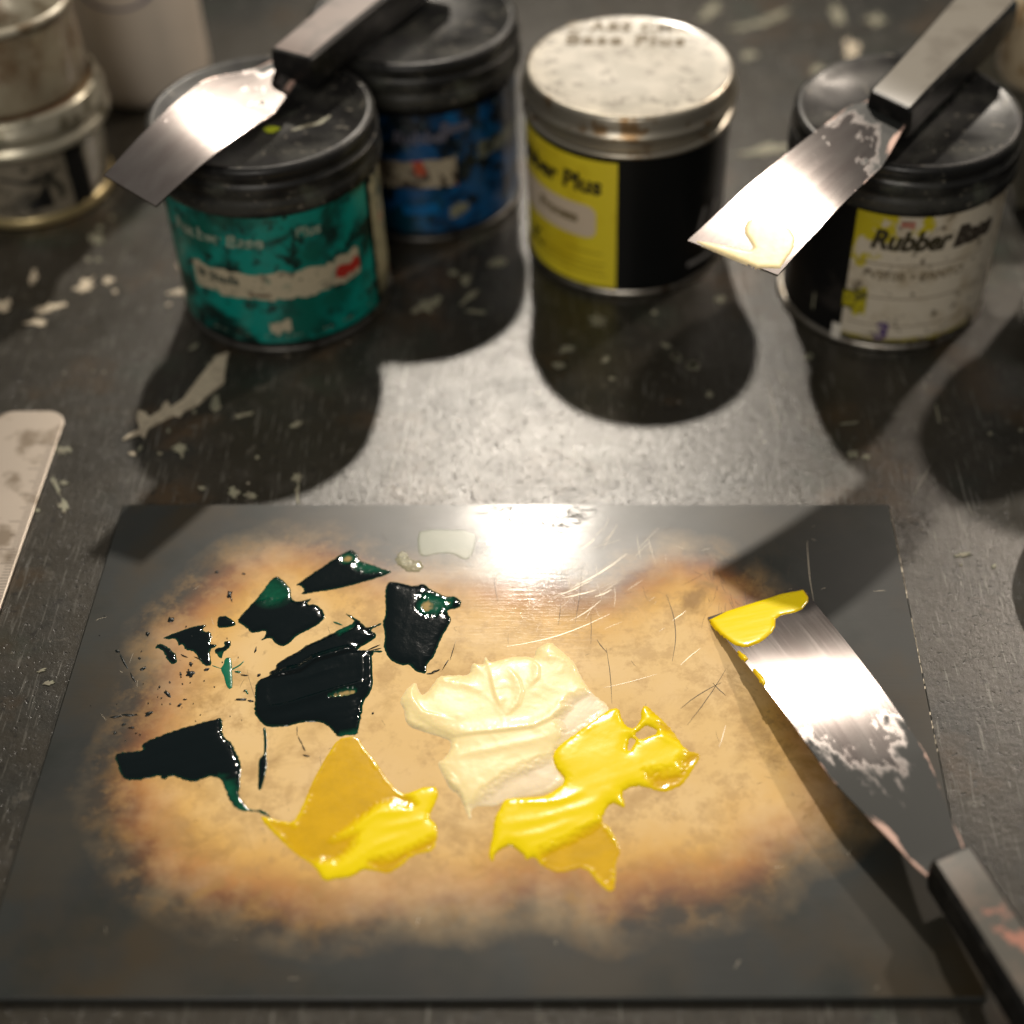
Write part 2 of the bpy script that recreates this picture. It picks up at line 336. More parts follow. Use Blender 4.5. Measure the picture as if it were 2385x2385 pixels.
# bright curved scratches above the cream ink and right of centre, hairlines
for a_, b_, bow, w_, m_ in [((1180, 1506), (1420, 1430), 12, .00035, 0), ((1330, 1370), (1460, 1290), 5, .0004, 0), ((1290, 1390), (1380, 1350), 3, .0003, 0), ((1310, 1392), (1388, 1374), 2, .0004, 0), ((1385, 1390), (1425, 1373), 2, .0004, 0), ((1350, 1280), (1385, 1255), 2, .0003, 0),
    ((1330, 1445), (1400, 1398), 3, .00025, 0), ((1566, 1445), (1597, 1423), 1, .00035, 0), ((1585, 1550), (1632, 1510), -2, .0003, 0), ((1552, 1385), (1566, 1600-60), -14, .0003, 1), ((1340, 1450), (1356, 1320), 2, .00022, 1), ((1412, 1510), (1425, 1640), -3, .00025, 1), ((1390, 1490), (1414, 1520), 1, .0003, 1),
    ((1300, 1455), (1306, 1405), 1, .0002, 1), ((1376, 1500), (1376, 1430), 1, .0002, 1), ((1405, 1602), (1530, 1570), 2, .0002, 0), ((1585, 1650), (1680, 1590), -4, .0003, 1), ((1660, 1590), (1690, 1620), 1, .0003, 1), ((1675, 1740), (1690, 1690), 1, .0003, 0),
    ((575, 1560), (600, 1640), 2, .0001, 1), ((745, 1760), (770, 1880), 3, .0002, 1), ((1880, 1260), (1895, 1400), 3, .0002, 0), ((1150, 1100+230), (1160, 1400), 2, .0002, 1), ((1880, 1380), (1960, 1760), 10, .00018, 0), ((1600, 1690), (1690, 1560), 3, .00025, 1)]:
    scr(curve(a_, b_, bow), w_, m_)
for k in range(75):
    x = random.gauss(1360, 110); y = random.gauss(1320, 70)
    if y < 1190: continue
    L = random.uniform(8, 70); an = random.gauss(-.5, .25) if random.random() < .7 else random.gauss(1.5, .25)
    scr(curve((x, y), (x+L*math.cos(an), y+L*math.sin(an)), random.uniform(-2, 2), 4), random.uniform(.00004, .00011), 0 if random.random() < .6 else 1)
for k in range(70):
    x = random.uniform(1640, 1860); y = random.gauss(1350, 45); L = random.uniform(8, 40); an = random.gauss(1.3, .35)
    if y < 1190: continue
    scr(curve((x, y), (x+L*math.cos(an), y+L*math.sin(an)), 2, 4), random.uniform(.00008, .0002), 1)
for k in range(140):
    x = random.uniform(150, 2150); y = random.uniform(1200, 2300); L = random.uniform(5, 30); an = random.uniform(0, 3.14)
    if x < 300-(y-1176)*.27 or x > 2050+(y-1176)*.18: continue
    scr(curve((x, y), (x+L*math.cos(an), y+L*math.sin(an)), 1, 4), random.uniform(.00005, .00013), random.choice((0, 1, 1)))
# worn bright nick line along the right edge of the slab
for k in range(200):
    t = abs(random.gauss(.05, .2));
    if t > .5 or (.18 < t < .22): continue
    ww_ = random.uniform(.3, 1)
    t = t+0.; x = 2073+(2297-2073)*t; y = 1186+(2322-1176)*t
    sm.add([pl(x+dx, y+dy)+[0, 0, .00008] for dx, dy in ((-1.2*ww_, -3), (1.2*ww_, -3), (1.5*ww_, 3.5), (-.8*ww_, 3))], [(3, 2, 1, 0)], 0)
sm.build('scratches', [SCR_L, SCR_D], slab, False)
# crinkled glue residue at the far edge
cr = MB()
for k in range(34):
    x = 1135+random.random()*215; lim = 1182+62*math.sin(math.pi*min(max((x-1125)/240, 0), 1)); y = random.uniform(1182, lim)
    p = [(x, y)]; an = random.uniform(-.6, .8)
    for j in range(random.randint(6, 14)):
        an += random.uniform(-1.1, 1.1); x += 6*math.cos(an); y += 4.5*math.sin(an); y = min(max(y, 1180), lim+6); p.append((x, y))
    cr.ribbon([pl(*q) for q in p], .00042, ZS+.0001, 0)
cr.build('glue_residue', M('wrinkled_glue', (.012, .011, .010), .9, 0, 0, .1, 0).m, slab, False)

# ------------------------------------------------------------------ ink smears (height fields)
def chaikin(p, n=1):
    for _ in range(n):
        q = []
        for i in range(len(p)):
            a_, b_ = np.array(p[i]), np.array(p[(i+1) % len(p)]); q += [a_*.8+b_*.2, a_*.2+b_*.8]
        p = q
    return p
def ink(name, mat, polys, label, cat='ink smear', T=.0016, edge=.0012, jag=.0006, ridge=.0005, rdir=.5, rfreq=260, thin=(), holes=(), frame=None, step=.0005, group=None, parent=None, bumps=.0, tfilm=.00025, seep=(), efilm=.38, folds=()):
    """polys in photo pixels -> relief of ink on the plane frame=(origin, ex, ey, n)"""
    if frame is None: o_ = np.array([0, 0, PT]); ex, ey, n_ = np.array([1., 0, 0]), np.array([0, 1., 0]), np.array([0, 0, 1.])
    else: o_, ex, ey, n_ = frame[:4]
    def loc(q): h = hit_plane(q[0], q[1], o_, n_)-o_; return (h@ex, h@ey)
    PL = [chaikin([loc(q) for q in p]) for p in polys]; allp = np.vstack([np.array(p) for p in PL])
    mn, mx = allp.min(0)-.0025, allp.max(0)+.0025
    X = np.arange(mn[0], mx[0], step); Y = np.arange(mn[1], mx[1], step); XX, YY = np.meshgrid(X, Y); P = np.c_[XX.ravel(), YY.ravel()]
    sd = np.max([sdist(P, p) for p in PL], axis=0)
    for h in holes: sd = np.minimum(sd, -sdist(P, chaikin([loc(q) for q in h])))
    near = sd > -.004
    nz = np.zeros(len(P)); rz = np.zeros(len(P)); bz = np.zeros(len(P)); ca, sa = math.cos(rdir), math.sin(rdir)
    for i in np.nonzero(near)[0]:
        x, y = P[i]; nz[i] = noise.noise((x*700, y*700, 3.1))*.6+noise.noise((x*1600, y*1600, 9.1))*.4
        u, v = x*ca+y*sa, -x*sa+y*ca
        rz[i] = noise.noise((u*rfreq*.12, v*rfreq, 1.7))+.5*noise.noise((u*rfreq*.3, v*rfreq*2.3, 5.))
        if bumps: bz[i] = .9*noise.noise((x*75, y*75, 2.2))+.35*max(0, noise.noise((x*260, y*260, 7.7))-.1)
    sd = sd+jag*nz
    tf = np.zeros(len(P))
    for t in thin: tf = np.maximum(tf, np.clip((sdist(P, [loc(q) for q in t])+.0016*nz+.0022*rz+.0018)/.0036, 0, 1)*.5)
    for (sx, sy, sr, amt) in seep:
        cpt = np.array(loc((sx, sy))); r_ = np.linalg.norm(np.array(loc((sx+sr, sy)))-cpt)
        tf = np.maximum(tf, amt*np.clip(1.35-np.hypot(*(P-cpt).T)/r_, 0, 1)*np.clip(1+.8*rz+.5*nz, .2, 1.6))
    tf = np.maximum(tf, np.clip(1-sd/.0007+.5*nz, 0, 1)*efilm)
    tf = np.clip(tf, 0, 1)
    T *= .5; th = T+(tfilm*.6-T)*np.clip(tf*2, 0, 1)
    pro = 1-np.exp(-np.maximum(sd, 0)/edge)
    hgt = th*pro+(.12*ridge*rz+.5*bumps*bz)*pro*np.clip(th/T, .12, 1)
    hgt = np.maximum(hgt, .00008*np.clip(sd/.0003, 0, 1))
    for (fp, fh, fw, fa) in folds:
        q = [np.array(loc(t)) for t in fp]; best = np.full(len(P), 1e9); sg = np.zeros(len(P)); L_ = np.zeros(len(P))
        for i_ in range(len(q)-1):
            e_ = q[i_+1]-q[i_]; w_ = P-q[i_]; t_ = np.clip((w_@e_)/(e_@e_), 0, 1); dd_ = w_-t_[:, None]*e_; d_ = np.hypot(*dd_.T); c_ = e_[0]*w_[:, 1]-e_[1]*w_[:, 0]
            m_ = d_ < best; best[m_] = d_[m_]; sg[m_] = np.sign(c_[m_]); L_[m_] = (i_+t_[m_])/(len(q)-1)
        wv = np.where(sg*fa > 0, fw*.35, fw*1.5) if fa else fw
        hgt += .32*fh*np.exp(-(best/wv)**2)*np.clip(4*L_*(1-L_)+.25, 0, 1)*pro*(1+.25*nz)
    lip = np.exp(-((sd-edge*.6)/(edge*.5))**2)*T*.16*(1+nz); hgt += lip*np.clip(th/T, .2, 1)*(sd > 0)*np.clip(.2+2.5*rz, 0, 2)
    hgt = np.where(sd > 0, hgt, np.maximum(sd*1.0, -.0008))
    W = len(X); keep = sd > -step*1.6; idx = -np.ones(len(P), int); idx[keep] = np.arange(keep.sum())
    if frame is not None:
        bw, S_ = frame[4:]; u_ = np.clip(P[:, 0]/S_, 0, 1); hgt = hgt+bw*np.sin(math.pi*u_)*((.4+.6*np.cos(math.pi/2*u_)) if bw > 0 else 1)
    base = P[keep].mean(0); org = o_+base[0]*ex+base[1]*ey
    verts = (P[keep][:, :1]-base[0])*ex+(P[keep][:, 1:]-base[1])*ey+hgt[keep][:, None]*n_
    F_ = []
    K = keep.reshape(len(Y), W)
    for j in range(len(Y)-1):
        for i in range(W-1):
            if K[j, i] and K[j, i+1] and K[j+1, i] and K[j+1, i+1]:
                b_ = j*W+i; F_.append((idx[b_], idx[b_+1], idx[b_+W+1], idx[b_+W]))
    F_ = [tuple(int(q) for q in f) for f in F_]
    if parent is None:
        o = obj(name, verts, F_, [mat], None, True, loc=org, attrs={'thin': tf[keep]}); tag(o, label, cat, group)
    else:
        o = obj(name, verts+(org-np.array(parent.location)), F_, [mat], parent, True, attrs={'thin': tf[keep]})
        if label: o['label'] = label
    return o
A = lambda p: Z(550, 1250, .28986, p)
B = lambda p: Z(250, 1250, .2588, p)
Cc = lambda p: Z(250, 1650, .23292, p)
Dd = lambda p: Z(600, 1700, .2588, p)
Ee = lambda p: Z(900, 1480, .28468, p)
Ff = lambda p: Z(1120, 1620, .28468, p)
GRP = 'dark green ink smears on the glass slab'
ink('ink_smear', INKG, [A([(465, 395), (560, 330), (700, 235), (860, 130), (930, 100), (985, 150), (985, 190), (1100, 225), (1190, 262), (1262, 280), (1190, 315), (1080, 350), (900, 400), (760, 430), (600, 455), (515, 470), (548, 430), (520, 395)])],
    'wedge shaped dark green ink dab nearest the far edge of the slab', T=.0009, jag=.0005, rdir=.45, group=GRP,
    thin=[A([(960, 195), (1000, 195), (1120, 235), (1190, 275), (1050, 285), (960, 250)])], seep=[(810, 1302, 16, .85), (835, 1315, 14, .6)])
ink('ink_smear', INKG, [A([(0, 680), (60, 610), (180, 480), (290, 330), (330, 315), (390, 360), (440, 420), (445, 500), (480, 520), (560, 508), (608, 494), (570, 545), (640, 540), (700, 590), (718, 650), (660, 710), (560, 760), (480, 800), (430, 860), (370, 885), (310, 860), (280, 810), (190, 840), (240, 790), (235, 755), (120, 780), (80, 730)])],
    'dark green ink dab with a bright green spot near its rounded top', T=.0014, jag=.0005, rdir=.6, group=GRP, seep=[(638, 1381, 42, .48)], bumps=.0002)
ink('ink_smear', INKG, [A([(1215, 360), (1300, 365), (1440, 400), (1500, 370), (1560, 420), (1680, 480), (1760, 478), (1812, 520), (1800, 572), (1740, 582), (1690, 600), (1730, 660), (1720, 700), (1650, 810), (1590, 970), (1530, 1030), (1530, 1105), (1440, 1085), (1400, 1030), (1320, 1035), (1230, 990), (1185, 900), (1195, 790), (1175, 690), (1200, 640), (1195, 450)])],
    'squarish dark green ink dab with a green and tan corner, behind the cream ink', T=.0015, jag=.0005, rdir=1.5, ridge=.0001, group=GRP, bumps=.0002,
    thin=[A([(1490, 470), (1560, 450), (1730, 500), (1690, 590), (1570, 640), (1500, 600)])], seep=[(997, 1412, 22, 1.2), (1045, 1405, 9, .6)])
ink('ink_smear', INKG, [A([(315, 1030), (350, 1000), (530, 900), (560, 870), (640, 840), (800, 760), (960, 685), (900, 640), (850, 595), (960, 655), (1010, 690), (1050, 735), (1165, 690), (1172, 705), (1075, 748), (1125, 780), (1125, 812), (1050, 860), (960, 915), (1090, 915), (1180, 915), (1180, 930), (1090, 930), (1100, 1100), (1100, 1200), (1070, 1270), (1020, 1330), (1010, 1430), (990, 1520), (970, 1600), (890, 1595), (815, 1615), (760, 1540), (680, 1490), (540, 1490), (400, 1530), (250, 1530), (200, 1500), (145, 1420), (150, 1330), (150, 1210), (180, 1150), (270, 1120), (265, 1080), (315, 1070)])],
    'largest dark green ink smear, with a tan slot, touching the flat yellow smear', T=.0024, jag=.0006, rdir=.28, ridge=.0009, rfreq=170, group=GRP, bumps=.0003,
    thin=[A([(800, 765), (930, 700), (930, 740), (830, 800)]), A([(840, 1570), (975, 1560), (970, 1605), (815, 1620)])], seep=[A([(x, y)])[0]+(r_, a_) for x, y, r_, a_ in ((760, 1288, 5, .8), (800, 1278, 7, 1.1), (845, 1268, 9, 1.3), (890, 1258, 10, 1.4), (935, 1248, 9, 1.3))],
    folds=[(A([(180, 1160), (330, 1130), (520, 1090), (640, 1010), (900, 930), (1080, 930)]), .0034, .0015, -1), (A([(200, 1390), (380, 1370), (600, 1300), (800, 1240), (1000, 1180)]), .0022, .0013, 1), (A([(1020, 960), (1030, 1080), (1020, 1200), (960, 1300)]), .0005, .0012, 1), (A([(420, 1180), (600, 1130), (800, 1060)]), .0005, .0012, 0), (A([(250, 1200), (230, 1300), (260, 1380)]), .0005, .0012, 0)])
ink('ink_smear', INKG, [Cc([(1555, 190), (1585, 190), (1600, 330), (1592, 460), (1602, 560), (1575, 700), (1540, 812), (1503, 820), (1508, 700), (1512, 510), (1560, 465), (1568, 400), (1560, 250)])],
    'thin dark green ink string with a thicker near end', T=.0007, edge=.0004, jag=.0003, step=.0003, group=GRP)
ink('ink_smear', INKG, [Cc([(65, 465), (120, 440), (370, 420), (330, 360), (420, 315), (620, 235), (850, 165), (1030, 120), (1130, 90), (1155, 130), (1155, 270), (1250, 350), (1290, 440), (1345, 560), (1330, 760), (1310, 860), (1390, 970), (1425, 1012), (1560, 1012), (1650, 1105), (1640, 1135), (1590, 1075), (1500, 1035), (1380, 1030), (1290, 1010), (1220, 925), (1170, 790), (1130, 700), (1020, 675), (980, 700), (860, 742), (750, 710), (640, 670), (560, 722), (520, 670), (400, 705), (300, 722), (190, 722), (140, 680), (110, 600)])],
    'dark green ink smear nearest the viewer, with a curling bright green tail', T=.0016, jag=.0007, rdir=.3, ridge=.0005, group=GRP,
    thin=[Cc([(1130, 690), (1260, 720), (1310, 860), (1425, 1012), (1660, 1100), (1640, 1140), (1380, 1040), (1280, 1010), (1180, 850)])])
ink('ink_smear', INKG, [B([(485, 915), (620, 860), (760, 810), (905, 783), (850, 850), (930, 860), (945, 900), (920, 960), (992, 970), (960, 1000), (920, 1020), (942, 1160), (880, 1168), (820, 1100), (780, 1030), (700, 1020), (680, 970), (640, 982), (620, 920), (540, 925)])],
    'ragged dark ink scraping with sharp left point among the crumbs', T=.0006, edge=.0005, jag=.0006, step=.0004, group=GRP, bumps=.0002)
ink('ink_smear', INKG, [B([(460, 955), (560, 1000), (620, 1060), (632, 1120), (600, 1158), (540, 1120), (510, 1040), (462, 1005), (425, 1003)])],
    'small torn dark ink scraping below the pointed one', T=.0006, edge=.0005, jag=.0007, step=.0004, group=GRP)
ink('ink_smear', INKG2, [B([(1060, 1090), (1110, 1083), (1122, 1130), (1122, 1200), (1132, 1350), (1100, 1378), (1070, 1350), (1050, 1260), (1015, 1190), (1045, 1150)]), B([(1115, 1190), (1190, 1150), (1230, 1110), (1235, 1122), (1195, 1165), (1120, 1205)]), B([(940, 1152), (1020, 1180), (1020, 1192), (940, 1166)])],
    'small bright green leaf shaped ink smear with thin side threads', T=.0004, edge=.0004, jag=.0002, step=.0003, group=GRP)
ink('ink_smear', INKG, [B([(1040, 938), (1115, 938), (1112, 990), (1040, 1050), (1032, 1105), (1000, 1085), (958, 1030), (980, 1000), (1060, 990)])],
    'tiny curled dark green ink scrap just behind the green leaf shaped smear', T=.0006, edge=.0005, jag=.0006, step=.0004, group=GRP, thin=[B([(960, 1040), (1040, 1040), (1040, 1110), (960, 1110)])])
ink('ink_smear', INKG, [B([(990, 720), (1060, 710), (1100, 730), (1152, 770), (1158, 800), (1080, 820), (985, 822)])],
    'small square dark ink scrap touching the left corner of a larger dab', T=.0009, edge=.0005, jag=.0004, step=.0004, group=GRP)
# loose crumbs and threads of dark ink
cb = MB(); cbo = G(450, 1600, PT)
def crumb(x, y, rx, ry, ro=0, m=0):
    pts = ragged(x, y, rx, ry, ro, 11, .45); P = [G(q[0], q[1], PT)-cbo for q in pts]; ce = sum(P)/len(P)
    h = .0003+.00025*min(rx, ry)/6
    n = len(P); v = [p*[1, 1, 0] for p in P]+[ce+(p-ce)*.55+[0, 0, h] for p in P]+[ce+[0, 0, h*1.15]]
    cb.add(v, [(i, n+i, n+(i+1) % n, (i+1) % n)[::-1] for i in range(n)]+[(n+i, n+(i+1) % n, 2*n) for i in range(n)], m)
for x, y, rx, ry, ro, m in [(1100, 520, 26, 28, .3, 0), (1115, 560, 6, 24, -.3, 0), (575, 750, 32, 26, .3, 0), (365, 875, 18, 20, .4, 0), (290, 1095, 13, 10, 0, 0), (320, 1190, 36, 13, -.5, 0), (750, 1145, 20, 18, 0, 0), (750, 1235, 36, 28, -.6, 0), (890, 1198, 28, 12, -.2, 0),
    (540, 1410, 44, 16, .7, 0), (650, 1515, 24, 10, -.7, 0), (380, 1590, 46, 20, -.4, 0), (205, 1605, 62, 9, 0, 0), (70, 1622, 60, 9, -.1, 0), (470, 1352, 9, 14, 0, 0), (562, 1310, 10, 8, 0, 0), (1365, 1245, 22, 10, -.5, 0), (1170, 1217, 34, 9, .05, 1), (1240, 1248, 34, 4, .1, 0),
    (1210, 1465, 76, 8, .03, 0), (1250, 1390, 12, 26, -.5, 1), (1290, 1478, 34, 8, .1, 0), (660, 1235, 12, 18, 0, 0), (140, 1110, 9, 90, -.55, 0), (230, 1270, 7, 60, -.5, 0), (90, 1030, 26, 12, .3, 0), (700, 1465, 22, 4, -.1, 0), (225, 1718, 34, 8, 0, 0), (70, 1765, 22, 12, -.4, 0), (150, 1690, 18, 9, -.4, 0), (730, 1200, 8, 6, 0, 0), (1335, 1020, 7, 26, .3, 0), (985, 320, 14, 10, 0, 0), (1230, 335, 16, 9, 0, 0), (368, 1500, 6, 8, 0, 0), (565, 1505, 8, 6, 0, 0), (830, 1100, 44, 4, .4, 0), (690, 1075, 40, 4, .4, 0)]:
    crumb(*B([(x, y)])[0], rx*.2588, ry*.2588, ro, m)
for x, y, rx, ry, ro, m in [(815, 697, 34, 7, .3, 1), (1610, 1080, 34, 9, -.3, 0), (1680, 1030, 4, 60, .55, 0), (1740, 920, 3, 70, .3, 0), (1560, 1100, 30, 4, -.1, 0), (515, 1640, 4, 44, -.5, 0), (545, 1700, 5, 30, -.5, 0), (560, 1760, 30, 4, .2, 0), (1100, 1420, 10, 8, 0, 0), (1110, 890, 50, 4, -.4, 0), (1130, 905, 40, 3, -.2, 0), (490, 1560, 3, 40, 0, 0)]:
    crumb(*A([(x, y)])[0], rx*.29, ry*.29, ro, m)
for k in range(46):
    x = random.gauss(430, 95); y = random.gauss(1610, 95); crumb(x, y, random.uniform(.8, 2.6), random.uniform(.6, 1.8), random.uniform(0, 3))
o = cb.build('ink_crumbs', [INKG_DUST, INKG2], loc=cbo)
tag(o, 'scattered dark crumbs and threads of ink around the smears', 'ink crumbs', kind='stuff')

ink('ink_smear', INKC, [Ee([(105, 540), (160, 440), (240, 375), (265, 450), (300, 495), (360, 430), (430, 330), (550, 325), (680, 325), (700, 220), (790, 245), (805, 165), (850, 220), (900, 210), (1020, 175), (1150, 170), (1210, 185), (1220, 110), (1340, 45), (1450, 140), (1540, 220), (1600, 350), (1670, 460), (1840, 590), (1760, 720), (1560, 830), (1400, 920), (1360, 1000), (1400, 1110), (1480, 1200), (1300, 1300), (1000, 1340), (900, 1400), (700, 1400), (692, 1525), (640, 1420), (590, 1300), (530, 1270), (490, 1200), (430, 1090), (415, 1040), (470, 1010), (530, 920), (520, 860), (400, 820), (240, 770), (160, 720), (140, 600)])],
    'thick cream ink heap with torn edges in the middle of the slab', T=.0030, edge=.0022, jag=.0005, rdir=.35, ridge=.0006, rfreq=110, bumps=.0009, tfilm=.0008,
    folds=[(Ee([(250, 660), (400, 760), (560, 830), (900, 800), (1200, 760), (1350, 690), (1500, 560), (1640, 480)]), .0014, .0022, -1), (Ee([(1000, 290), (1080, 380), (1110, 480), (1080, 580), (1010, 650)]), .0013, .0016, 1), (Ee([(1180, 190), (1245, 280), (1240, 360), (1190, 420)]), .0011, .0015, 1), (Ee([(850, 300), (870, 400), (900, 520), (950, 620)]), .0010, .0018, -1), (Ee([(190, 430), (230, 560), (300, 650), (480, 690)]), .0014, .0018, 1), (Ee([(330, 480), (420, 370), (600, 400), (760, 460)]), .0010, .0018, 0), (Ee([(480, 1010), (800, 960), (1100, 900), (1350, 840)]), .0008, .002, 0), (Ee([(450, 1060), (560, 1180), (640, 1340), (680, 1490)]), .0009, .0012, 1), (Ee([(850, 1270), (1000, 1180), (1180, 1090)]), .0006, .0015, 0), (Ee([(1200, 200), (1400, 190), (1550, 250)]), .0008, .0014, 0)],
    thin=[Ee([(1400, 690), (1520, 540), (1680, 470), (1860, 590), (1560, 830), (1420, 880)]), Ee([(640, 1420), (760, 1330), (980, 1180), (1300, 1040), (1380, 1010), (1490, 1200), (1300, 1310), (900, 1410)])])
ink('ink_smear', INKY, [Dd([(720, 80), (890, 50), (960, 160), (1060, 280), (1150, 420), (1250, 540), (1330, 580), (1480, 515), (1600, 510), (1630, 560), (1620, 620), (1540, 790), (1605, 840), (1628, 930), (1590, 1090), (1400, 1130), (1290, 1230), (1170, 1300), (1050, 1270), (950, 1260), (840, 1330), (680, 1350), (600, 1370), (500, 1220), (340, 1120), (200, 990), (90, 880), (10, 770), (110, 790), (200, 815), (320, 835), (400, 690), (500, 450), (600, 270)])],
    'bright yellow ink smear with a flat ochre wiped triangle', T=.0016, folds=[(Dd([(680, 1300), (850, 1200), (1050, 1060), (1300, 960)]), .0006, .0016, 0), (Dd([(850, 900), (1080, 760), (1350, 740)]), .0006, .0016, 0), (Dd([(1100, 900), (1350, 850), (1540, 800)]), .0004, .0016, 0)], edge=.0010, jag=.0004, rdir=.55, ridge=.0004, rfreq=150, tfilm=.0002,
    thin=[Dd([(720, 70), (890, 40), (1060, 280), (1250, 540), (1340, 590), (1410, 690), (1200, 650), (1080, 690), (850, 870), (660, 985), (800, 950), (930, 920), (850, 1080), (720, 1190), (560, 1200), (480, 1230), (340, 1130), (0, 770), (320, 835), (500, 450)]), Dd([(1640, 940), (1590, 1100), (1400, 1140), (1170, 1310), (1020, 1270), (1010, 1180), (1150, 1160), (1300, 1100), (1500, 1010)])])
ink('ink_smear', INKY, [Ff([(1060, 105), (1130, 100), (1145, 170), (1190, 250), (1255, 275), (1310, 190), (1305, 120), (1345, 75), (1400, 120), (1560, 270), (1680, 450), (1815, 480), (1690, 680), (1640, 740), (1500, 800), (1350, 750), (1230, 745), (1150, 800), (1195, 935), (1060, 870), (980, 1030), (1060, 1080), (1150, 1270), (1110, 1350), (1100, 1580), (1050, 1612), (970, 1550), (850, 1400), (640, 1460), (500, 1400), (430, 1320), (375, 1355), (340, 1300), (240, 1220), (120, 1290), (100, 1370), (55, 1310), (90, 1180), (110, 1000), (190, 850), (230, 840), (400, 830), (540, 820), (700, 700), (600, 580), (580, 480), (650, 390), (800, 290), (950, 180)])],
    'glossy yellow ink smear with torn holes, beside the cream heap', folds=[(Ff([(600, 420), (700, 340), (850, 290), (960, 200)]), .0009, .0014, 0), (Ff([(230, 870), (450, 880), (650, 870), (830, 800)]), .0008, .0016, 0), (Ff([(1230, 460), (1300, 370), (1450, 330), (1560, 400)]), .0008, .0012, 0), (Ff([(130, 1080), (500, 1020), (850, 920), (1000, 850)]), .0005, .002, 0), (Ff([(150, 1200), (500, 1140), (800, 1030)]), .0004, .0018, 0)], T=.0021, edge=.0012, jag=.0006, rdir=.4, ridge=.0005, rfreq=140, tfilm=.0002, bumps=.0003,
    thin=[Ff([(480, 1290), (700, 1200), (1000, 1050), (1160, 1270), (1110, 1620), (960, 1560), (850, 1420), (640, 1470), (480, 1410)]), Ff([(1350, 640), (1600, 600), (1700, 470), (1830, 470), (1650, 760), (1480, 810), (1350, 760)]), Ff([(1390, 110), (1570, 270), (1640, 400), (1440, 250)])],
    holes=[Ff([(1255, 320), (1360, 240), (1465, 300), (1300, 365)]), Ff([(1215, 340), (1275, 372), (1200, 470)])])
# clear bits near the far edge
gel = M('clear_dried_varnish', (.42, .40, .22), .12, 0, 1, .05); gel.p.inputs['Alpha'].default_value = .55; gel.bump(gel.noise(700, 4), .8, .0006)
g_ = Z(700, 800, .41408, [(560, 1165), (600, 1175), (620, 1220), (680, 1225), (700, 1265), (660, 1290), (600, 1285), (560, 1260), (530, 1215)])
ink('varnish_blob', gel.m, [g_], 'crumbly clear varnish blob with sparkling bubbles on the slab', 'dried varnish', T=.0007, edge=.0006, jag=.0012, step=.0004, bumps=.0012)
tape = M('clear_tape', (.34, .40, .22), .3, 0, .3, .1); tape.p.inputs['Alpha'].default_value = .34; tape.bump(tape.noise(60, 3), .05, .0006)
tp = Z(700, 800, .41408, [(670, 1045), (990, 1050), (975, 1180), (930, 1225), (850, 1180), (760, 1185), (700, 1200), (665, 1190), (655, 1110)])
ink('tape_scrap', tape.m, [tp], 'rectangular scrap of greenish clear tape stuck near the far edge of the slab', 'tape', T=.00016, edge=.0002, jag=.0001, step=.0005, ridge=.0, efilm=0)

# ------------------------------------------------------------------ ink cans
RC = .049
def can_hit(cxy, r, x, y):
    d = ray(x, y); ox, oy = cC[0]-cxy[0], cC[1]-cxy[1]
    A_ = d[0]**2+d[1]**2; B_ = 2*(ox*d[0]+oy*d[1]); C_ = ox*ox+oy*oy-r*r
    t = (-B_-math.sqrt(max(B_*B_-4*A_*C_, 0)))/(2*A_); p = cC+d*t
    return math.atan2(p[0]-cxy[0], -(p[1]-cxy[1])), p[2]
def cyl_patch(name, r, a0, a1, z0, z1_, mat, parent, n=40, thick=.0003, rag=0.):
    mbb = MB(); nz = 12 if rag else 2; v = []; f = []
    for j in range(nz):
        for i in range(n+1):
            a_ = a0+(a1-a0)*i/n; zz = z0+(z1_-z0)*j/(nz-1)
            if rag and j in (0, nz-1): zz += rag*noise.noise((a_*18, j, r*10))
            v.append((r*math.sin(a_), -r*math.cos(a_), zz))
    f = [(j*(n+1)+i, j*(n+1)+i+1, (j+1)*(n+1)+i+1, (j+1)*(n+1)+i) for j in range(nz-1) for i in range(n)]
    return obj(name, v, f, mat, parent)
def text_mesh(body, size, bold=0., shear=0., spacing=1., align='LEFT', space=1.):
    cu = bpy.data.curves.new('lettering', 'FONT'); cu.body = body; cu.size = size; cu.offset = bold; cu.shear = shear; cu.align_x = align; cu.space_character = spacing; cu.resolution_u = 4
    o = bpy.data.objects.new('t', cu); COL.objects.link(o); bpy.context.view_layer.update()
    dg = bpy.context.evaluated_depsgraph_get(); me = o.evaluated_get(dg).to_mesh()
    v = [tuple(q.co) for q in me.vertices]; f = [tuple(p.vertices) for p in me.polygons]
    o.evaluated_get(dg).to_mesh_clear(); COL.objects.unlink(o); bpy.data.objects.remove(o); bpy.data.curves.remove(cu)
    return v, f
def cyl_text(body, r, a0, z0, size, mat, parent, bold=0., shear=0., xs=1., rot=0, spacing=1., right=False):
    v, f = text_mesh(body, size, bold, shear, spacing)
    mx = max(q[0] for q in v)
    if rot: v = [(-q[1], q[0], 0) for q in v]
    sh = -mx*xs if right else 0
    return obj('lettering', [(r*math.sin(a0+(q[0]*xs+sh)/r), -r*math.cos(a0+(q[0]*xs+sh)/r), z0+q[1]) for q in v], f, mat, parent, False)
def dark_lid_profile(r=.052, z0=.0765, z1_=.099):
    return [(r-.004, z0), (r-.0005, z0), (r, z0+.001), (r, z0+.006), (r-.0012, z0+.0072), (r-.0012, z0+.0085), (r-.0004, z0+.0095), (r-.0004, z0+.0135), (r-.002, z0+.0148), (r-.0022, z0+.016), (r-.0014, z0+.017), (r-.0014, z1_-.0015), (r-.003, z1_), (r-.0055, z1_), (r-.0075, z1_-.0022), (.01, z1_-.0022), (0.0001, z1_-.0022)]
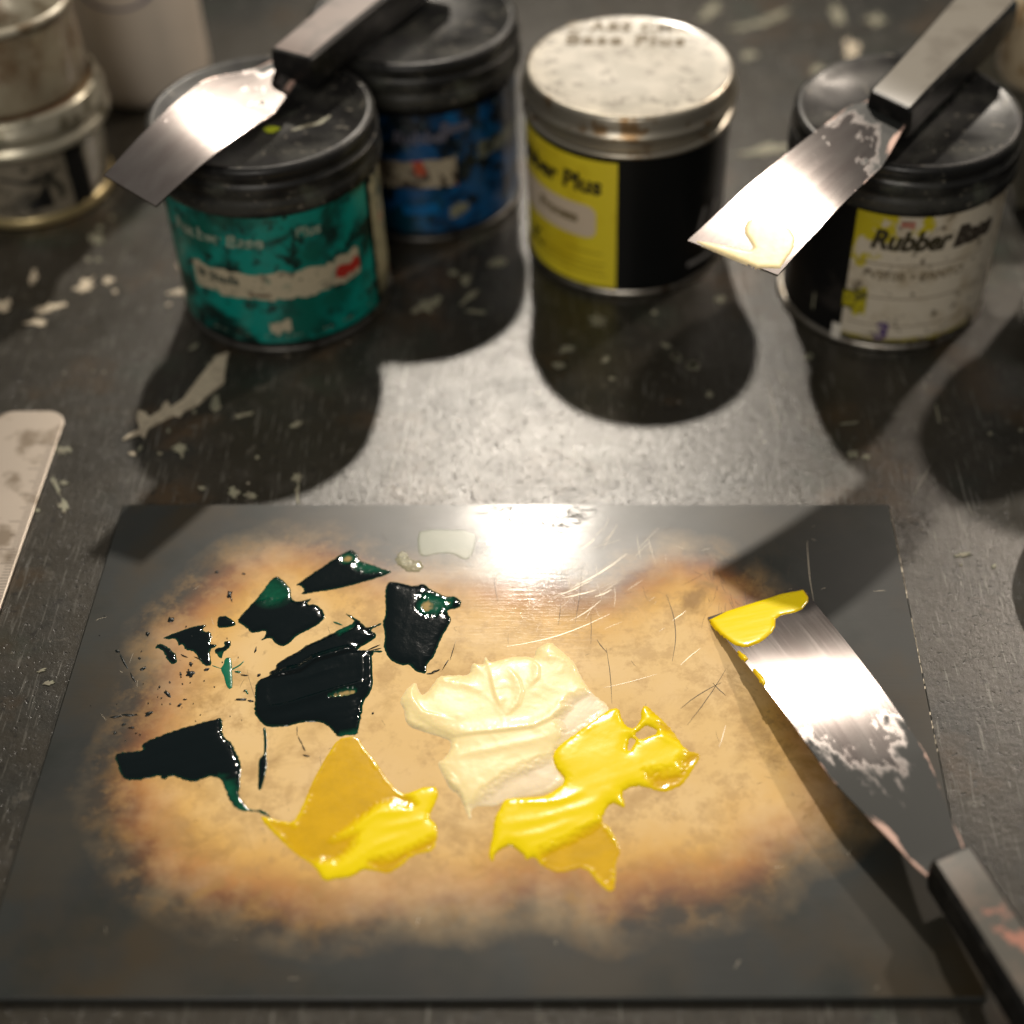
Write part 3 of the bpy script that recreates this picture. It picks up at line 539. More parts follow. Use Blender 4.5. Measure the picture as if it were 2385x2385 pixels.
def can(name, x, y, label, body_mat, rim_mat, lid_mat, h=.0765, lid_prof=None, r=RC):
    t = thing(name, (x, y, 0), label, 'ink can', 'round ink cans behind the slab')
    m = MB().lathe([(0.0001, .0015), (r-.001, .0015), (r-.001, .004), (r-.0012, h-.004), (r-.0012, h)], m=0)
    m.build('tin_body', body_mat, t)
    m = MB().lathe([(r-.002, .0003), (r+.0004, .0003), (r+.0009, .0012), (r+.0009, .0026), (r+.0002, .0034), (r-.001, .0036)])
    m.build('base_rim', rim_mat, t)
    m = MB().lathe(lid_prof or dark_lid_profile())
    sharp(m.build('lid', lid_mat, t), 50)
    return t
def grime(name, base, dk=(.02, .02, .018), amt=.55, sc=60, rough=.4, extra=()):
    a_ = M(name, base, rough, 0, .3, .2)
    a_.blot(sc, amt, amt+.12, dk, 6, off=2, dist=.5); a_.blot(sc*3.3, amt+.06, amt+.16, dk, 5, off=7)
    for (s_, lo, hi, col, of) in extra: a_.blot(s_, lo, hi, col, 5, off=of)
    return a_.m
# teal
Xt, Yt = -.1423, .6105
teal = can('ink_can', Xt, Yt, 'black lidded ink can with a grimy teal label', TINB, TIND, LIDP)
LT = grime('teal_label', (.0, .25, .205), (.003, .022, .018), .47, 42, .32, ((30, .50, .62, (.0, .11, .08), 4), (25, .6, .7, (.0, .27, .23), 14)))
aL = math.radians(-80); aR, _ = can_hit((Xt, Yt), RC, 870, 620)
cyl_patch('label', RC+.0002, aL, aR, .0065, .0745, LT, teal)
CRM = grime('grimy_cream_paper', (.50, .44, .31), (.05, .06, .045), .56, 120, .5, ((60, .62, .7, (.02, .14, .11), 5),))
s5 = .31056
def th(x, y): return can_hit((Xt, Yt), RC, 350+x*s5, 450+y*s5)
a0, zt = th(320, 480); a1, _ = th(1560, 500); _, zA = th(900, 600); _, zB = th(900, 795)
cyl_patch('label_stripe', RC+.0005, a0, a1, zB, zA, CRM, teal, rag=.0018)
REDP = grime('red_print', (.45, .03, .02), (.2, .02, .01), .6, 90)
ar0, zr0 = th(1390, 620); ar1, zr1 = th(1560, 520); cyl_patch('label_patch', RC+.0008, ar0, ar1, zB+.0035, zB+.009, REDP, teal, rag=.002)
cyl_patch('side_label', RC+.0003, aR+.06, aR+.8, .008, .072, grime('torn_paper', (.36, .33, .20), (.05, .07, .045), .50, 70, .5, ((90, .66, .7, (.4, .05, .03), 9),)), teal, rag=.003)
PALE = grime('worn_pale_print', (.30, .36, .28), (.0, .12, .09), .52, 160)
a_, z_ = th(225, 215+100); cyl_text('Rubber Base', RC+.0007, a_, th(560, 390)[1], .0092, PALE, teal, .0003, .15, 1.0)
a_, z_ = th(1080, 320); cyl_text('Plus', RC+.0007, a_, z_-.001, .0075, PALE, teal, .0002, .15)
DK = M('label_black_print', (.02, .018, .015), .5).m
a_, z_ = th(380, 640); cyl_text('Bl Shade', RC+.0008, a_, th(700, 690)[1], .0065, M('smudged_print', (.07, .09, .07), .5).m, teal, .0002, .1)
a_, z_ = th(740, 760); cyl_text('Green', RC+.0008, a_, th(850, 775)[1], .004, M('brown_print', (.12, .08, .05), .5).m, teal, .0001, 0)
a_, z_ = th(900, 1000); cyl_patch('label_chip', RC+.0006, a_, th(1060, 1000)[0], th(980, 1035)[1], th(980, 960)[1], CRM, teal, n=14, rag=.003)
mb = MB()
for k in range(30):
    aa = aL+(aR-aL)*random.uniform(.1, 1); mb.add([((RC+.0007)*math.sin(aa+dx), -(RC+.0007)*math.cos(aa+dx), .0105+dz) for dx, dz in ((-.014, 0), (.014, .0001), (.014, .0006), (-.01, .0008))], [(0, 1, 2, 3)])
mb.build('fine_print', PALE, teal, False)
# yellow green dab + pale scrape on its lid
o = MB(); lp = G(632*1, 303, .097)-np.array([Xt, Yt, 0]); o.add([lp+np.array([.0035*math.cos(q)*(1+.3*math.sin(3*q)), .0028*math.sin(q), .0003]) for q in np.linspace(0, 6.1, 14)], [tuple(range(14))])
lp = G(575*1.235*1.0, 293, .097)-np.array([Xt, Yt, 0])
o.build('paint_spot', M('lime_paint', (.42, .50, .02), .5).m, teal.children[2] if False else teal, False)
mb = MB(); mb.ribbon([(G(x, y, .0968)-np.array([Xt, Yt, 0])) for x, y in [(680, 305), (710, 295), (745, 287), (770, 270)]], .003, .09705)
mb.build('paint_scrape', FLECK_G, teal, False)
# blue
Xb, Yb = -.0815, .6995
blue = can('ink_can', Xb, Yb, 'black lidded ink can with smeared blue label, behind the teal can', TINB, TIND, LIDP)
LB = grime('blue_label', (.004, .075, .22), (.003, .008, .014), .46, 40, .28, ((34, .55, .65, (.0, .04, .07), 4), (22, .58, .64, (.004, .13, .33), 15), (140, .62, .7, (.10, .17, .2), 19)))
cyl_patch('label', RC+.0002, -1.4, 1.5, .0065, .072, LB, blue)
s6 = .23292
def bh(x, y): return can_hit((Xb, Yb), RC, 800+x*s6, 150+y*s6)
cyl_patch('label_stripe', RC+.0005, -1.2, bh(1130, 1000)[0], bh(800, 1235)[1], bh(800, 960)[1], grime('smeared_stripe', (.42, .36, .26), (.04, .025, .015), .48, 100, .4, ((70, .60, .64, (.5, .08, .03), 6),)), blue, rag=.001)
cyl_patch('label_stripe', RC+.0005, bh(1340, 900)[0], 1.35, bh(1500, 860)[1], bh(1500, 740)[1]+.002, grime('grey_green_stripe', (.15, .16, .12), (.01, .015, .015), .52, 80), blue, rag=.002)
cyl_patch('label_flash', RC+.0006, bh(600, 1440)[0], bh(950, 1440)[0], bh(800, 1500)[1], bh(800, 1400)[1], M('bright_blue_print', (.0, .13, .36), .3).blot(80, .5, .6, (.0, .06, .15)).m, blue, rag=.001)
cyl_patch('label_star', RC+.0006, bh(1060, 1440)[0], bh(1250, 1440)[0], bh(1150, 1490)[1], bh(1150, 1390)[1], grime('gold_scuff', (.26, .25, .16), (.02, .06, .1), .5, 140), blue, rag=.003)
PB = M('dull_blue_print', (.12, .12, .16), .4).m
cyl_text('Rubber', RC+.0006, bh(480, 700)[0], bh(600, 790)[1], .0095, PB, blue, .0003, .15); cyl_text('Base', RC+.0006, bh(950, 650)[0], bh(1000, 690)[1], .0085, PB, blue, .0003, .15)
# yellow / black with white tin lid
Xy, Yy = .0229, .6545
WL = M('white_lid_paint', (.64, .59, .48), .42, 0, .3, .15); WL.blot(45, .5, .62, (.42, .38, .31), 6, off=3); WL.blot(110, .48, .6, (.48, .44, .36), 6, off=13); _sx = WL.n.new('ShaderNodeVectorMath'); _sx.operation = 'LENGTH'; _mp = WL.vec((1, 1, 0)); WL.l.new(_mp, _sx.inputs[0]); WL.over(WL.rng(WL.math('ADD', _sx.outputs['Value'], WL.math('MULTIPLY', WL.noise(40, 5, off=3), .022)), .054, .048), (.42, .39, .32)); WL.blot(70, .48, .60, (.52, .48, .40), 7, off=33); WL.blot(160, .54, .62, (.28, .25, .20), 6, off=35); WL.blot(30, .70, .74, (.30, .26, .18), 4, off=8)
lidm = M('tin_lid_side', (.50, .46, .38), .34, .85); lidm.blot(70, .56, .66, (.28, .18, .09), off=6)
yel = thing('ink_can', (Xy, Yy, 0), 'black ink can with clean yellow label and white handwritten lid', 'ink can', 'round ink cans behind the slab')
MB().lathe([(0.0001, .0015), (RC-.001, .0015), (RC-.001, .004), (RC-.0008, .070), (RC-.0008, .078)]).build('tin_body', M('glossy_black_tin', (.006, .0065, .0065), .3, 0, 0, .1, .2).m, yel)
MB().lathe([(RC-.002, .0003), (RC+.0004, .0003), (RC+.0009, .0012), (RC+.0009, .0026), (RC, .0034)]).build('base_rim', TINR, yel)
sharp(MB().lathe([(RC-.001, .0765), (RC+.0008, .0768), (RC+.0014, .0778), (RC+.0008, .079), (RC-.0018, .0795), (RC-.0022, .0845), (RC-.0012, .0855), (RC+.0016, .0858), (RC+.0022, .0866), (RC+.0018, .0882), (RC+.0008, .089), (RC+.0006, .0915), (RC+.0001, .0925), (RC-.0002, .0955), (RC-.0012, .0970), (RC-.0022, .0972)]).build('lid_rim', lidm.m, yel), 60)
MB().lathe([(RC-.0022, .0972), (RC-.0048, .0966), (.02, .0966), (.0001, .0966)]).build('lid', WL.m, yel)
def yh(x, y): return can_hit((Xy, Yy), RC, x, y)
YL = M('yellow_label_paper', (.85, .70, .03), .45, 0, .3, .2); YL.blot(40, .5, .65, (.72, .56, .015), 5); YL = YL.m
aRy = yh(1437, 500)[0]; ztop = yh(1437, 381)[1]; zbot = yh(1437, 672)[1]
cyl_patch('label', RC+.0001, math.radians(-95), aRy, zbot, ztop, YL, yel, n=60)
# white rounded panel
aw = yh(1388, 517)[0]; zw0 = yh(1371, 553)[1]; zw1 = yh(1340, 470)[1]; rr = (zw1-zw0)/2*.55; v = []; aw0 = math.radians(-85)
rows = [(aw-(rr/RC)*(1-math.sqrt(max(0, 1-((abs(k)-(1-.55))/.55)**2))) if abs(k) > .45 else aw, (zw0+zw1)/2+k*(zw1-zw0)/2) for k in np.linspace(-1, 1, 25)]
vv = []; ff = []; n = 36
for (ae, zz) in rows:
    for i in range(n+1): q = aw0+(ae-aw0)*i/n; vv.append(((RC+.0005)*math.sin(q), -(RC+.0005)*math.cos(q), zz))
for j in range(len(rows)-1):
    for i in range(n): ff.append((j*(n+1)+i, j*(n+1)+i+1, (j+1)*(n+1)+i+1, (j+1)*(n+1)+i))
obj('label_panel', vv, ff, M('pale_panel_paper', (.70, .58, .44), .5).m, yel)
BK = M('bold_black_print', (.035, .028, .012), .5).m
cyl_text('Rubber Plus', RC+.0007, yh(1402, 440)[0], yh(1395, 452)[1], .0128, BK, yel, .00045, .1, 1.0, right=True)
cyl_text('Process', RC+.0009, yh(1347, 510)[0], yh(1347, 515)[1], .0078, M('olive_print', (.20, .15, .07), .5).m, yel, .0003, 0, 1.0, right=True)
cyl_text('K.', RC+.0006, yh(1268, 565)[0], yh(1262, 565)[1], .012, BK, yel, .0004, .1, 1.0, right=True)
mb = MB()
for rowz, L0, L1 in ((.0115, .35, .93), (.0145, .3, .9), (.0175, .35, .92), (.0235, .6, .9)):
    q = L0
    while q < L1:
        w_ = random.uniform(.01, .035); A0 = aw0+(aRy-aw0)*q; A1 = aw0+(aRy-aw0)*min(q+w_, L1)
        mb.add([((RC+.0004)*math.sin(t), -(RC+.0004)*math.cos(t), rowz+dz) for t, dz in ((A0, 0), (A1, 0), (A1, .0009), (A0, .0009))], [(0, 1, 2, 3)]); q += w_+.008
mb.build('fine_print', M('faint_print', (.42, .30, .01), .5).m, yel, False)
GRY = M('grey_print', (.26, .25, .24), .45).m
a_, z_ = yh(1485+330*z1, 1130*z1); cyl_text('11', RC+.0004, yh(1485+275*z1, 1130*z1)[0]+.0, z_-.001, .017, GRY, yel, .0004, .3)
cyl_patch('label_tick', RC+.0004, yh(1600, 612)[0], yh(1650, 580)[0], z_-.019, z_-.0165, GRY, yel, n=6)
# lid handwriting
MK = M('marker_writing', (.16, .12, .06), .6).m
def flat_text(body, size, x, y, zz, parent, mat, bold=.0002, ys=1., ang=0., spacing=1.):
    v, f = text_mesh(body, size, bold, .1, spacing); w_ = max(q[0] for q in v); ca, sa = math.cos(ang), math.sin(ang); base = np.array(parent.location)
    return obj('lettering', [((q[0]-w_/2)*ca-q[1]*ys*sa+x-base[0], (q[0]-w_/2)*sa+q[1]*ys*ca+y-base[1], zz-base[2]) for q in v], f, mat, parent, False)
p1 = G(1462, 72, .0967); p2 = G(1455, 104, .0967)
flat_text('C ABS CMR', .0105, p1[0], p1[1], .0969, yel, MK, .0004, 1.15, -.02, 1.15); flat_text('Base Plus', .0125, p2[0], p2[1], .0969, yel, MK, .0005, 1.1, -.03, 1.2)
# right: Rubber Base
Xr, Yr = .1462, .6122
rgt = can('ink_can', Xr, Yr, 'black ink can with stained white label reading Rubber Base', TINB, TINR, LIDP)
s7 = .25104
def rh(x, y): return can_hit((Xr, Yr), RC, 1900+x*s7, 400+y*s7)
LR = M('stained_paper_label', (.60, .54, .43), .5); LR.blot(60, .5, .66, (.44, .37, .26), 6, off=2); LR.blot(170, .60, .68, (.16, .13, .09), 5, off=5)
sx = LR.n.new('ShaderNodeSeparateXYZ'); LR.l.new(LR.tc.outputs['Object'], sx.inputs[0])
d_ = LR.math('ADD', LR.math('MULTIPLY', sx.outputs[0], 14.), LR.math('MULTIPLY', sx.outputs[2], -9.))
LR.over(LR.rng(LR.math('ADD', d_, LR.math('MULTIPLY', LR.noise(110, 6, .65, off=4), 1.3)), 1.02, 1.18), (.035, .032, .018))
LR.over(LR.rng(LR.math('ADD', LR.math('MULTIPLY', d_, -1), LR.math('MULTIPLY', LR.noise(75, 5, .6, off=9), 1.4)), 1.42, 1.5), (.50, .42, .01))
la0 = rh(370, 500)[0]; lz1 = rh(700, 400)[1]; lz0 = rh(700, 1575)[1]
cyl_patch('label', RC+.0002, la0, 1.35, lz0, min(lz1, .074), LR.m, rgt, n=60)
cyl_text('Rubber', RC+.0007, rh(500, 690)[0], rh(700, 715)[1], .0135, BK, rgt, .0006, .25, .88)
cyl_text('Base', RC+.0007, rh(1275, 640)[0], rh(700, 715)[1], .0135, M('smudged_black_print', (.05, .04, .03), .5).m, rgt, .0011, .25, .88)
cyl_text('VS108 + PANTO', RC+.0006, rh(490, 980)[0], rh(800, 1010)[1], .0068, M('faded_print', (.19, .15, .09), .5).m, rgt, .0001, 0, .92)
cyl_text('3', RC+.0007, rh(530, 1500)[0], rh(580, 1540)[1], .013, M('purple_marker', (.09, .05, .16), .5).m, rgt, .0006, .1)
YP = grime('yellow_paint_blot', (.46, .40, .01), (.06, .055, .02), .5, 160)
cyl_patch('paint_patch', RC+.0005, rh(250, 1150)[0]+.01, rh(480, 1150)[0], rh(350, 1290)[1], rh(350, 1070)[1], YP, rgt, n=16, rag=.005)
cyl_patch('paint_patch', RC+.0005, la0+.02, .9, lz0+.0003, lz0+.0022, grime('yellow_dirt_line', (.34, .29, .06), (.2, .16, .1), .5, 200), rgt, rag=.0008)
cyl_patch('label_patch', RC+.0006, rh(800, 450)[0], rh(930, 450)[0], lz1-.006, lz1-.002, M('faded_red_print', (.42, .18, .13), .5).m, rgt, n=8, rag=.002)
for zz in (rh(700, 870)[1], rh(700, 1180)[1], rh(300, 1370)[1]): cyl_patch('ruled_line', RC+.0005, la0+.05, .8, zz, zz+.0006, M('ruled_line_print', (.26, .21, .15), .5).m, rgt)
cyl_patch('paper_tab', RC+.0012, rh(150, 1500)[0], rh(235, 1500)[0], .0028, .0115, M('white_paper', (.72, .68, .60), .5).m, rgt, n=6)
cyl_patch('paint_scuff', RC+.0003, rh(-25, 1200)[0], rh(-8, 1200)[0], rh(-10, 1280)[1], rh(-10, 1110)[1], FLECK_G, rgt, n=4, rag=.002)
# neighbour can just outside the right edge
nb = can('ink_can', .262, .585, 'plain black unlabelled ink can standing at the far right edge', TINB, TIND, LIDP)

# ------------------------------------------------------------------ glass jar stack, far left
Xj, Yj = -.290, .7036
clear = M('cloudy_plastic', (.50, .47, .37), .15, 0, 1, .08); clear.blot(40, .45, .65, (.26, .20, .12), 5); clear.p.inputs['Transmission Weight'].default_value = .35
brn = M('brown_residue', (.22, .13, .07), .45); brn.blot(45, .45, .62, (.42, .33, .19), 6); brn.blot(70, .6, .7, (.1, .07, .03), 5, off=4)
jar = thing('storage_jar', (Xj, Yj, 0), 'cloudy screw top jar with black printed label and gold base rim', 'jar')
MB().lathe([(.0001, .002), (.039, .002), (.040, .006), (.0415, .03), (.0425, .043)]).build('jar_body', clear.m, jar)
MB().lathe([(.038, .0003), (.0405, .0004), (.0418, .002), (.0415, .005), (.040, .006)]).build('base_rim', M('gold_rim', (.50, .40, .20), .3, .5).m, jar)
sharp(MB().lathe([(.042, .0415), (.0468, .042), (.0478, .044), (.0468, .0465), (.0452, .0475), (.0452, .050), (.0472, .0515), (.0476, .055), (.0460, .0565), (.0458, .0605), (.0445, .062), (.0435, .0625), (.0425, .061)]).build('screw_ring', M('dull_metal_ring', (.55, .51, .40), .28, .6).blot(60, .5, .65, (.16, .14, .09)).m, jar), 60)
MB().lathe([(.0427, .0608), (.02, .0605), (.0001, .0605)]).build('jar_top', brn.m, jar)
def jh(x, y): return can_hit((Xj, Yj), .0412, x*.28986, y*.28986)
bkm = M('black_jar_print', (.008, .008, .008), .3).m
cyl_patch('label', .0424, jh(-200, 1400)[0], jh(650, 1400)[0], .008, .040, grime('dark_jar_paper', (.22, .19, .14), (.03, .028, .02), .5, 60), jar)
cyl_patch('label_band', .0428, jh(540, 1400)[0], jh(690, 1400)[0], .0075, .041, bkm, jar, rag=.001)
a0, z0_ = jh(240, 1760); a1, _ = jh(460, 1730); am, zm = jh(400, 1560)
obj('label_triangle', [(.0429*math.sin(q), -.0429*math.cos(q), zz) for q, zz in ((a0, .012), ((a0+a1)/2, .012), (a1, .012), (am, .026), ((a0+am)/2, .019))], [(0, 1, 2, 3, 4)], bkm, jar, False)
mb = MB(); pts = [jh(x, y) for x, y in ((0, 1430), (80, 1440), (200, 1465), (300, 1460), (380, 1410), (440, 1330))]
for (q0, w0), (q1, w1) in zip(pts, pts[1:]): mb.add([(  .0430*math.sin(q), -  .0430*math.cos(q), w) for q, w in ((q0, w0-.0008), (q1, w1-.0008), (q1, w1+.0008), (q0, w0+.0008))], [(0, 1, 2, 3)])
pts = [jh(x, y) for x, y in ((20, 1500), (60, 1600), (120, 1690), (200, 1760))]
for (q0, w0), (q1, w1) in zip(pts, pts[1:]): mb.add([(  .0430*math.sin(q), -  .0430*math.cos(q), w) for q, w in ((q0, w0-.0008), (q1, w1-.0008), (q1, w1+.0008), (q0, w0+.0008))], [(0, 1, 2, 3)])
mb.build('label_outline', bkm, jar, False)
cup = thing('plastic_tub', (Xj, Yj+.001, .0626), 'cloudy plastic tub with brown residue stacked on top of the screw top jar', 'tub')
tubm = M('cloudy_tub_plastic', (.46, .40, .28), .2, 0, .8, .1); tubm.blot(35, .45, .6, (.24, .16, .09), 6, off=5); tubm.blot(60, .58, .68, (.45, .38, .25), 5, off=9); tubm.blot(16, .55, .65, (.16, .11, .06), 4, off=2); tubm.p.inputs['Transmission Weight'].default_value = .2
MB().lathe([(.0001, .0), (.0400, .0), (.0412, .002), (.0408, .02), (.0405, .040)]).build('tub_wall', tubm.m, cup)
MB().lathe([(.0405, .040), (.0425, .0405), (.0430, .0425), (.0418, .044), (.0395, .044), (.0388, .042), (.038, .01), (.0001, .009)]).build('tub_rim', M('pale_rim', (.50, .46, .36), .3, .2).blot(50, .5, .6, (.2, .15, .09)).m, cup)

# white bottle
bp = G(318, 262); Xw, Yw = bp[0], bp[1]+.036
bot = thing('plastic_bottle', (Xw, Yw, 0), 'plain white plastic bottle with a blue oval outline printed on it', 'bottle')
MB().lathe([(.0001, .001), (.033, .001), (.0355, .004), (.0365, .012), (.0362, .07), (.0345, .14), (.030, .155), (.012, .17), (.0001, .17)]).build('bottle_body', M('white_bottle_plastic', (.76, .66, .55), .45).blot(12, .45, .6, (.70, .61, .51)).m, bot)
def wh(x, y): return can_hit((Xw, Yw), .0366, x, y)
mb = MB(); ca_, cz_ = wh(267, -12); hw = abs(wh(357, -12)[0]-ca_); hz = abs(wh(267, 25)[1]-cz_); k = 48
for i in range(k):
    q0, q1 = 2*math.pi*i/k, 2*math.pi*(i+1)/k
    def pp(q, s): aa = ca_+hw*s*math.cos(q); return (.0372*math.sin(aa), -.0372*math.cos(aa), cz_+hz*s*1.0*math.sin(q))
    mb.add([pp(q0, .86), pp(q0, 1), pp(q1, 1), pp(q1, .86)], [(0, 1, 2, 3)])
mb.build('printed_oval', M('faded_blue_print', (.13, .11, .20), .5).m, bot, False)

# olive box and beige jar at the right edge
bx = G(2362, 505); B0 = (bx[0], bx[1])
box = thing('cardboard_box', (B0[0]+.06, B0[1]+.06, 0), 'olive drab box with a dark bottom edge behind the cans', 'box')
mb = MB(); mb.poly_prism([(-.06, -.06), (.09, -.045), (.09, .08), (-.06, .065)], .006, .055); mb.build('box_wall', M('olive_card', (.11, .10, .065), .6).blot(30, .5, .6, (.08, .07, .045)).m, box, False)
mb = MB(); mb.poly_prism([(-.061, -.061), (.091, -.046), (.091, .081), (-.061, .066)], .0, .006); mb.build('box_base', M('dark_card', (.015, .012, .008), .6).m, box, False)
bj = G(2415, 245, .055)
bj2 = thing('small_pot', (bj[0]+.012, bj[1]+.03, .0552), 'small stained beige pot with a light blue cap, standing on the olive box', 'pot')
MB().lathe([(.0001, 0), (.024, 0), (.027, .004), (.0275, .03), (.025, .042), (.02, .046)]).build('pot_body', M('stained_beige_plastic', (.55, .45, .30), .4).blot(60, .5, .6, (.34, .23, .12), 6).m, bj2)
MB().lathe([(.02, .046), (.0225, .0465), (.023, .055), (.021, .058), (.0001, .058)]).build('pot_cap', M('light_blue_cap', (.08, .28, .40), .4).m, bj2)
# black lid lying on the bench at the right edge
lp_ = G(2355, 1360); LX, LY = lp_[0]+.050, lp_[1]
ld = thing('loose_lid', (LX+.007, LY, 0), 'glossy black lid lying on the bench, at the right edge', 'lid')
MB().lathe([(.049, .0), (.0505, .001), (.051, .008), (.050, .013), (.0475, .015), (.0455, .012), (.044, .0105), (.0001, .0105)]).build('lid_shell', M('wet_black_ink', (.006, .006, .006), .12, 0, .6).m, ld)

# ------------------------------------------------------------------ palette knives
def quad_blade(corners, zs, nL=48, nW=10, bow=0., thick=.0007, round_tip=0.):
    """corners: tipL, tipR, taperR, taperL, heelR, heelL (photo px), zs: z at tip, taper, heel"""
    P = [G(*corners[i], zs[i]) for i in range(6)]
    tl, tr, pr, pl_, hr, hl = P
    La = np.linalg.norm((pr+pl_-tr-tl)/2); Lb = np.linalg.norm((hr+hl-pr-pl_)/2); S = La+Lb
    top = []; uv = []
    for i in range(nL+1):
        s = i/nL*S
        if s <= La: t = s/La; l, r = tl*(1-t)+pl_*t, tr*(1-t)+pr*t
        else:
            t = (s-La)/Lb; t2 = t*t*(3-2*t)*.35+t*.65; m0 = (pl_+pr)/2*(1-t)+(hl+hr)/2*t; w0 = (pl_-pr)*(1-t2)+(hl-hr)*t2; l, r = m0+w0/2, m0-w0/2
        zb = bow*math.sin(math.pi*min(s/S, 1))*(.4+.6*math.cos(math.pi/2*min(s/S, 1)) if bow > 0 else 1)
        for j in range(nW+1):
            q = j/nW; p = l*(1-q)+r*q; top.append(p+np.array([0, 0, zb])); uv.append((s/S, q))
    dh = (hr+hl-pr-pl_); dh = dh/np.linalg.norm(dh); hm = (hl+hr)/2
    for i in range(1, 4):
        for j in range(nW+1):
            q = j/nW; p = (hl*(1-q)+hr*q-hm)*(1-.10*i)+hm+dh*.0035*i; top.append(p); uv.append((1+.02*i, q))
    return np.array(top), uv, P
def make_knife(name, label, corners, zs, top_m=None, bow=0., handle=None, bladem=None):
    top, uv, P = quad_blade(corners, zs, bow=bow)
    org = top.mean(0); org[2] = min(zs)
    t = thing(name, org, label, 'palette knife', 'three wide palette knives')
    nW = 10; nL = 51; k = len(top); th_ = np.array([0, 0, -.0008])
    v = list(top-org)+list(top-org+th_); f = []
    for i in range(nL):
        for j in range(nW):
            a_ = i*(nW+1)+j; q = (a_, a_+nW+1, a_+nW+2, a_+1)
            f.append(q); f.append(tuple(k+z for z in q[::-1]))
    rim = [j for j in range(nW+1)]+[i*(nW+1)+nW for i in range(1, nL+1)]+[nL*(nW+1)+j for j in range(nW-1, -1, -1)]+[i*(nW+1) for i in range(nL-1, 0, -1)]
    for a_, b_ in zip(rim, rim[1:]+rim[:1]): f.append((a_, b_, k+b_, k+a_))
    e1 = P[2]-P[1]; e2 = P[0]-P[1]; nrm = np.cross(e1, e2)
    if nrm[2] > 0: pass
    bo = obj('blade', v, f, bladem, t, True, uv=uv+uv); sharp(bo, 40)
    # make normals consistent
    import bmesh
    bm = bmesh.new(); bm.from_mesh(bo.data); bmesh.ops.recalc_face_normals(bm, faces=bm.faces); bm.to_mesh(bo.data); bm.free(); sharp(bo, 40)
    # handle: (front-left px, front-right px, z top front, rear-left px on the same edge, z top rear, length, thickness, width growth)
    fl, fr, zf, rl, zr, L, thk, gr = handle
    FL, FR = G(*fl, zf), G(*fr, zf); RL = G(*rl, zr); dd = RL-FL; dd = dd/np.linalg.norm(dd)
    W = FR-FL; side = W/np.linalg.norm(W); up = np.cross(dd, side); up = up if up[2] > 0 else -up
    def sect(c0, w, b_, tk, m=0):
        h = w/2; pts = []
        for (a_, u) in ((-h+b_, 0), (h-b_, 0), (h, -b_), (h+.0006, -tk*.5), (h, -tk+b_), (h-b_, -tk), (-h+b_, -tk), (-h, -tk+b_), (-h-.0006, -tk*.5), (-h, -b_)):
            pts.append(c0+side*a_+up*u)
        return pts
    w0 = np.linalg.norm(W); c0 = (FL+FR)/2; secs = []
    for (s, ws, tk, du) in ((0, .93, .9, -.0006), (.0015, 1, 1, 0), (.02, 1.0, 1.02, 0), (L*.45, 1+gr*.35, 1.1, 0), (L*.8, 1+gr, 1.15, 0), (L*.96, 1+gr*.9, 1.05, -.0006), (L, .8+gr*.6, .8, -.002)):
        secs.append(sect(c0+dd*s+up*du, w0*ws, .0016, thk*tk))
    v = [p-org for q in secs for p in q]; m = 10; f = []; fm = []
    for a_ in range(len(secs)-1):
        for i in range(m): f.append((a_*m+i, a_*m+(i+1) % m, (a_+1)*m+(i+1) % m, (a_+1)*m+i)); fm.append(1 if i == 0 and 0 < a_ < len(secs)-2 else 0)
    f.append(tuple(range(m))); fm.append(0); f.append(tuple((len(secs)-1)*m+i for i in range(m-1, -1, -1))); fm.append(0)
    ho = obj('handle', v, f, [BLACKP, top_m or HTOP], t, True, fm=fm)
    bm = bmesh.new(); bm.from_mesh(ho.data); bmesh.ops.recalc_face_normals(bm, faces=bm.faces); bm.to_mesh(ho.data); bm.free(); sharp(ho, 30)
    # plane of the blade for ink on it
    ex = (P[3]+P[2]-P[0]-P[1]); ex /= np.linalg.norm(ex); n_ = np.cross(ex, P[0]-P[1]); n_ /= np.linalg.norm(n_); n_ = n_ if n_[2] > 0 else -n_; ey = np.cross(n_, ex)
    return t, ((P[0]+P[1])/2+n_*.00015, ex, ey, n_, bow, float(np.linalg.norm((P[4]+P[5]-P[0]-P[1])/2)))
k3, fr3 = make_knife('palette_knife', 'palette knife with yellow ink on its tip, lying on the slab',
    [(1867, 1368), (1648, 1438), (1932, 1820), (2151, 1759), (2130, 2015), (2237, 1952)], (PT+.0026, PT+.0004, .0132, .0180, .0180, .0210), bow=.0046, handle=
    ((2166, 2004), (2262, 1962), .0262, (2385, 2343), .030, .12, .015, .12), bladem=STEEL)
Gk = lambda p: Z(1485, 1200, .46584, p)
ink('ink_smear', INKY, [Gk([(352, 508), (820, 362), (860, 430), (815, 492), (690, 516), (684, 590), (620, 650), (540, 680), (480, 660), (400, 585)]), Gk([(495, 690), (552, 738), (535, 755)]), Gk([(570, 780), (642, 860), (630, 885)])],
    None, T=.0008, edge=.0008, jag=.0002, ridge=.0003, rdir=1.4, frame=fr3, step=.0004, parent=k3, tfilm=.0003)
k1, fr1 = make_knife('palette_knife', 'bare palette knife with a shiny streaked blade, resting on the teal labelled can',
    [(243, 408), (363, 480), (638, 274), (480, 196), (706, 165), (603, 156)], (.1072, .1021, .1030, .1097, .1056, .1086), bow=.0042, handle=
    ((627, 112), (722, 137), .119, (764, 0), .121, .12, .016, .2), bladem=STEEL3, top_m=M('pinkish_painted_sheen', (.24, .19, .17), .4).blot(60, .5, .65, (.17, .14, .125)).m)  # handle top: sheen of reflected surroundings painted in as pinkish grey
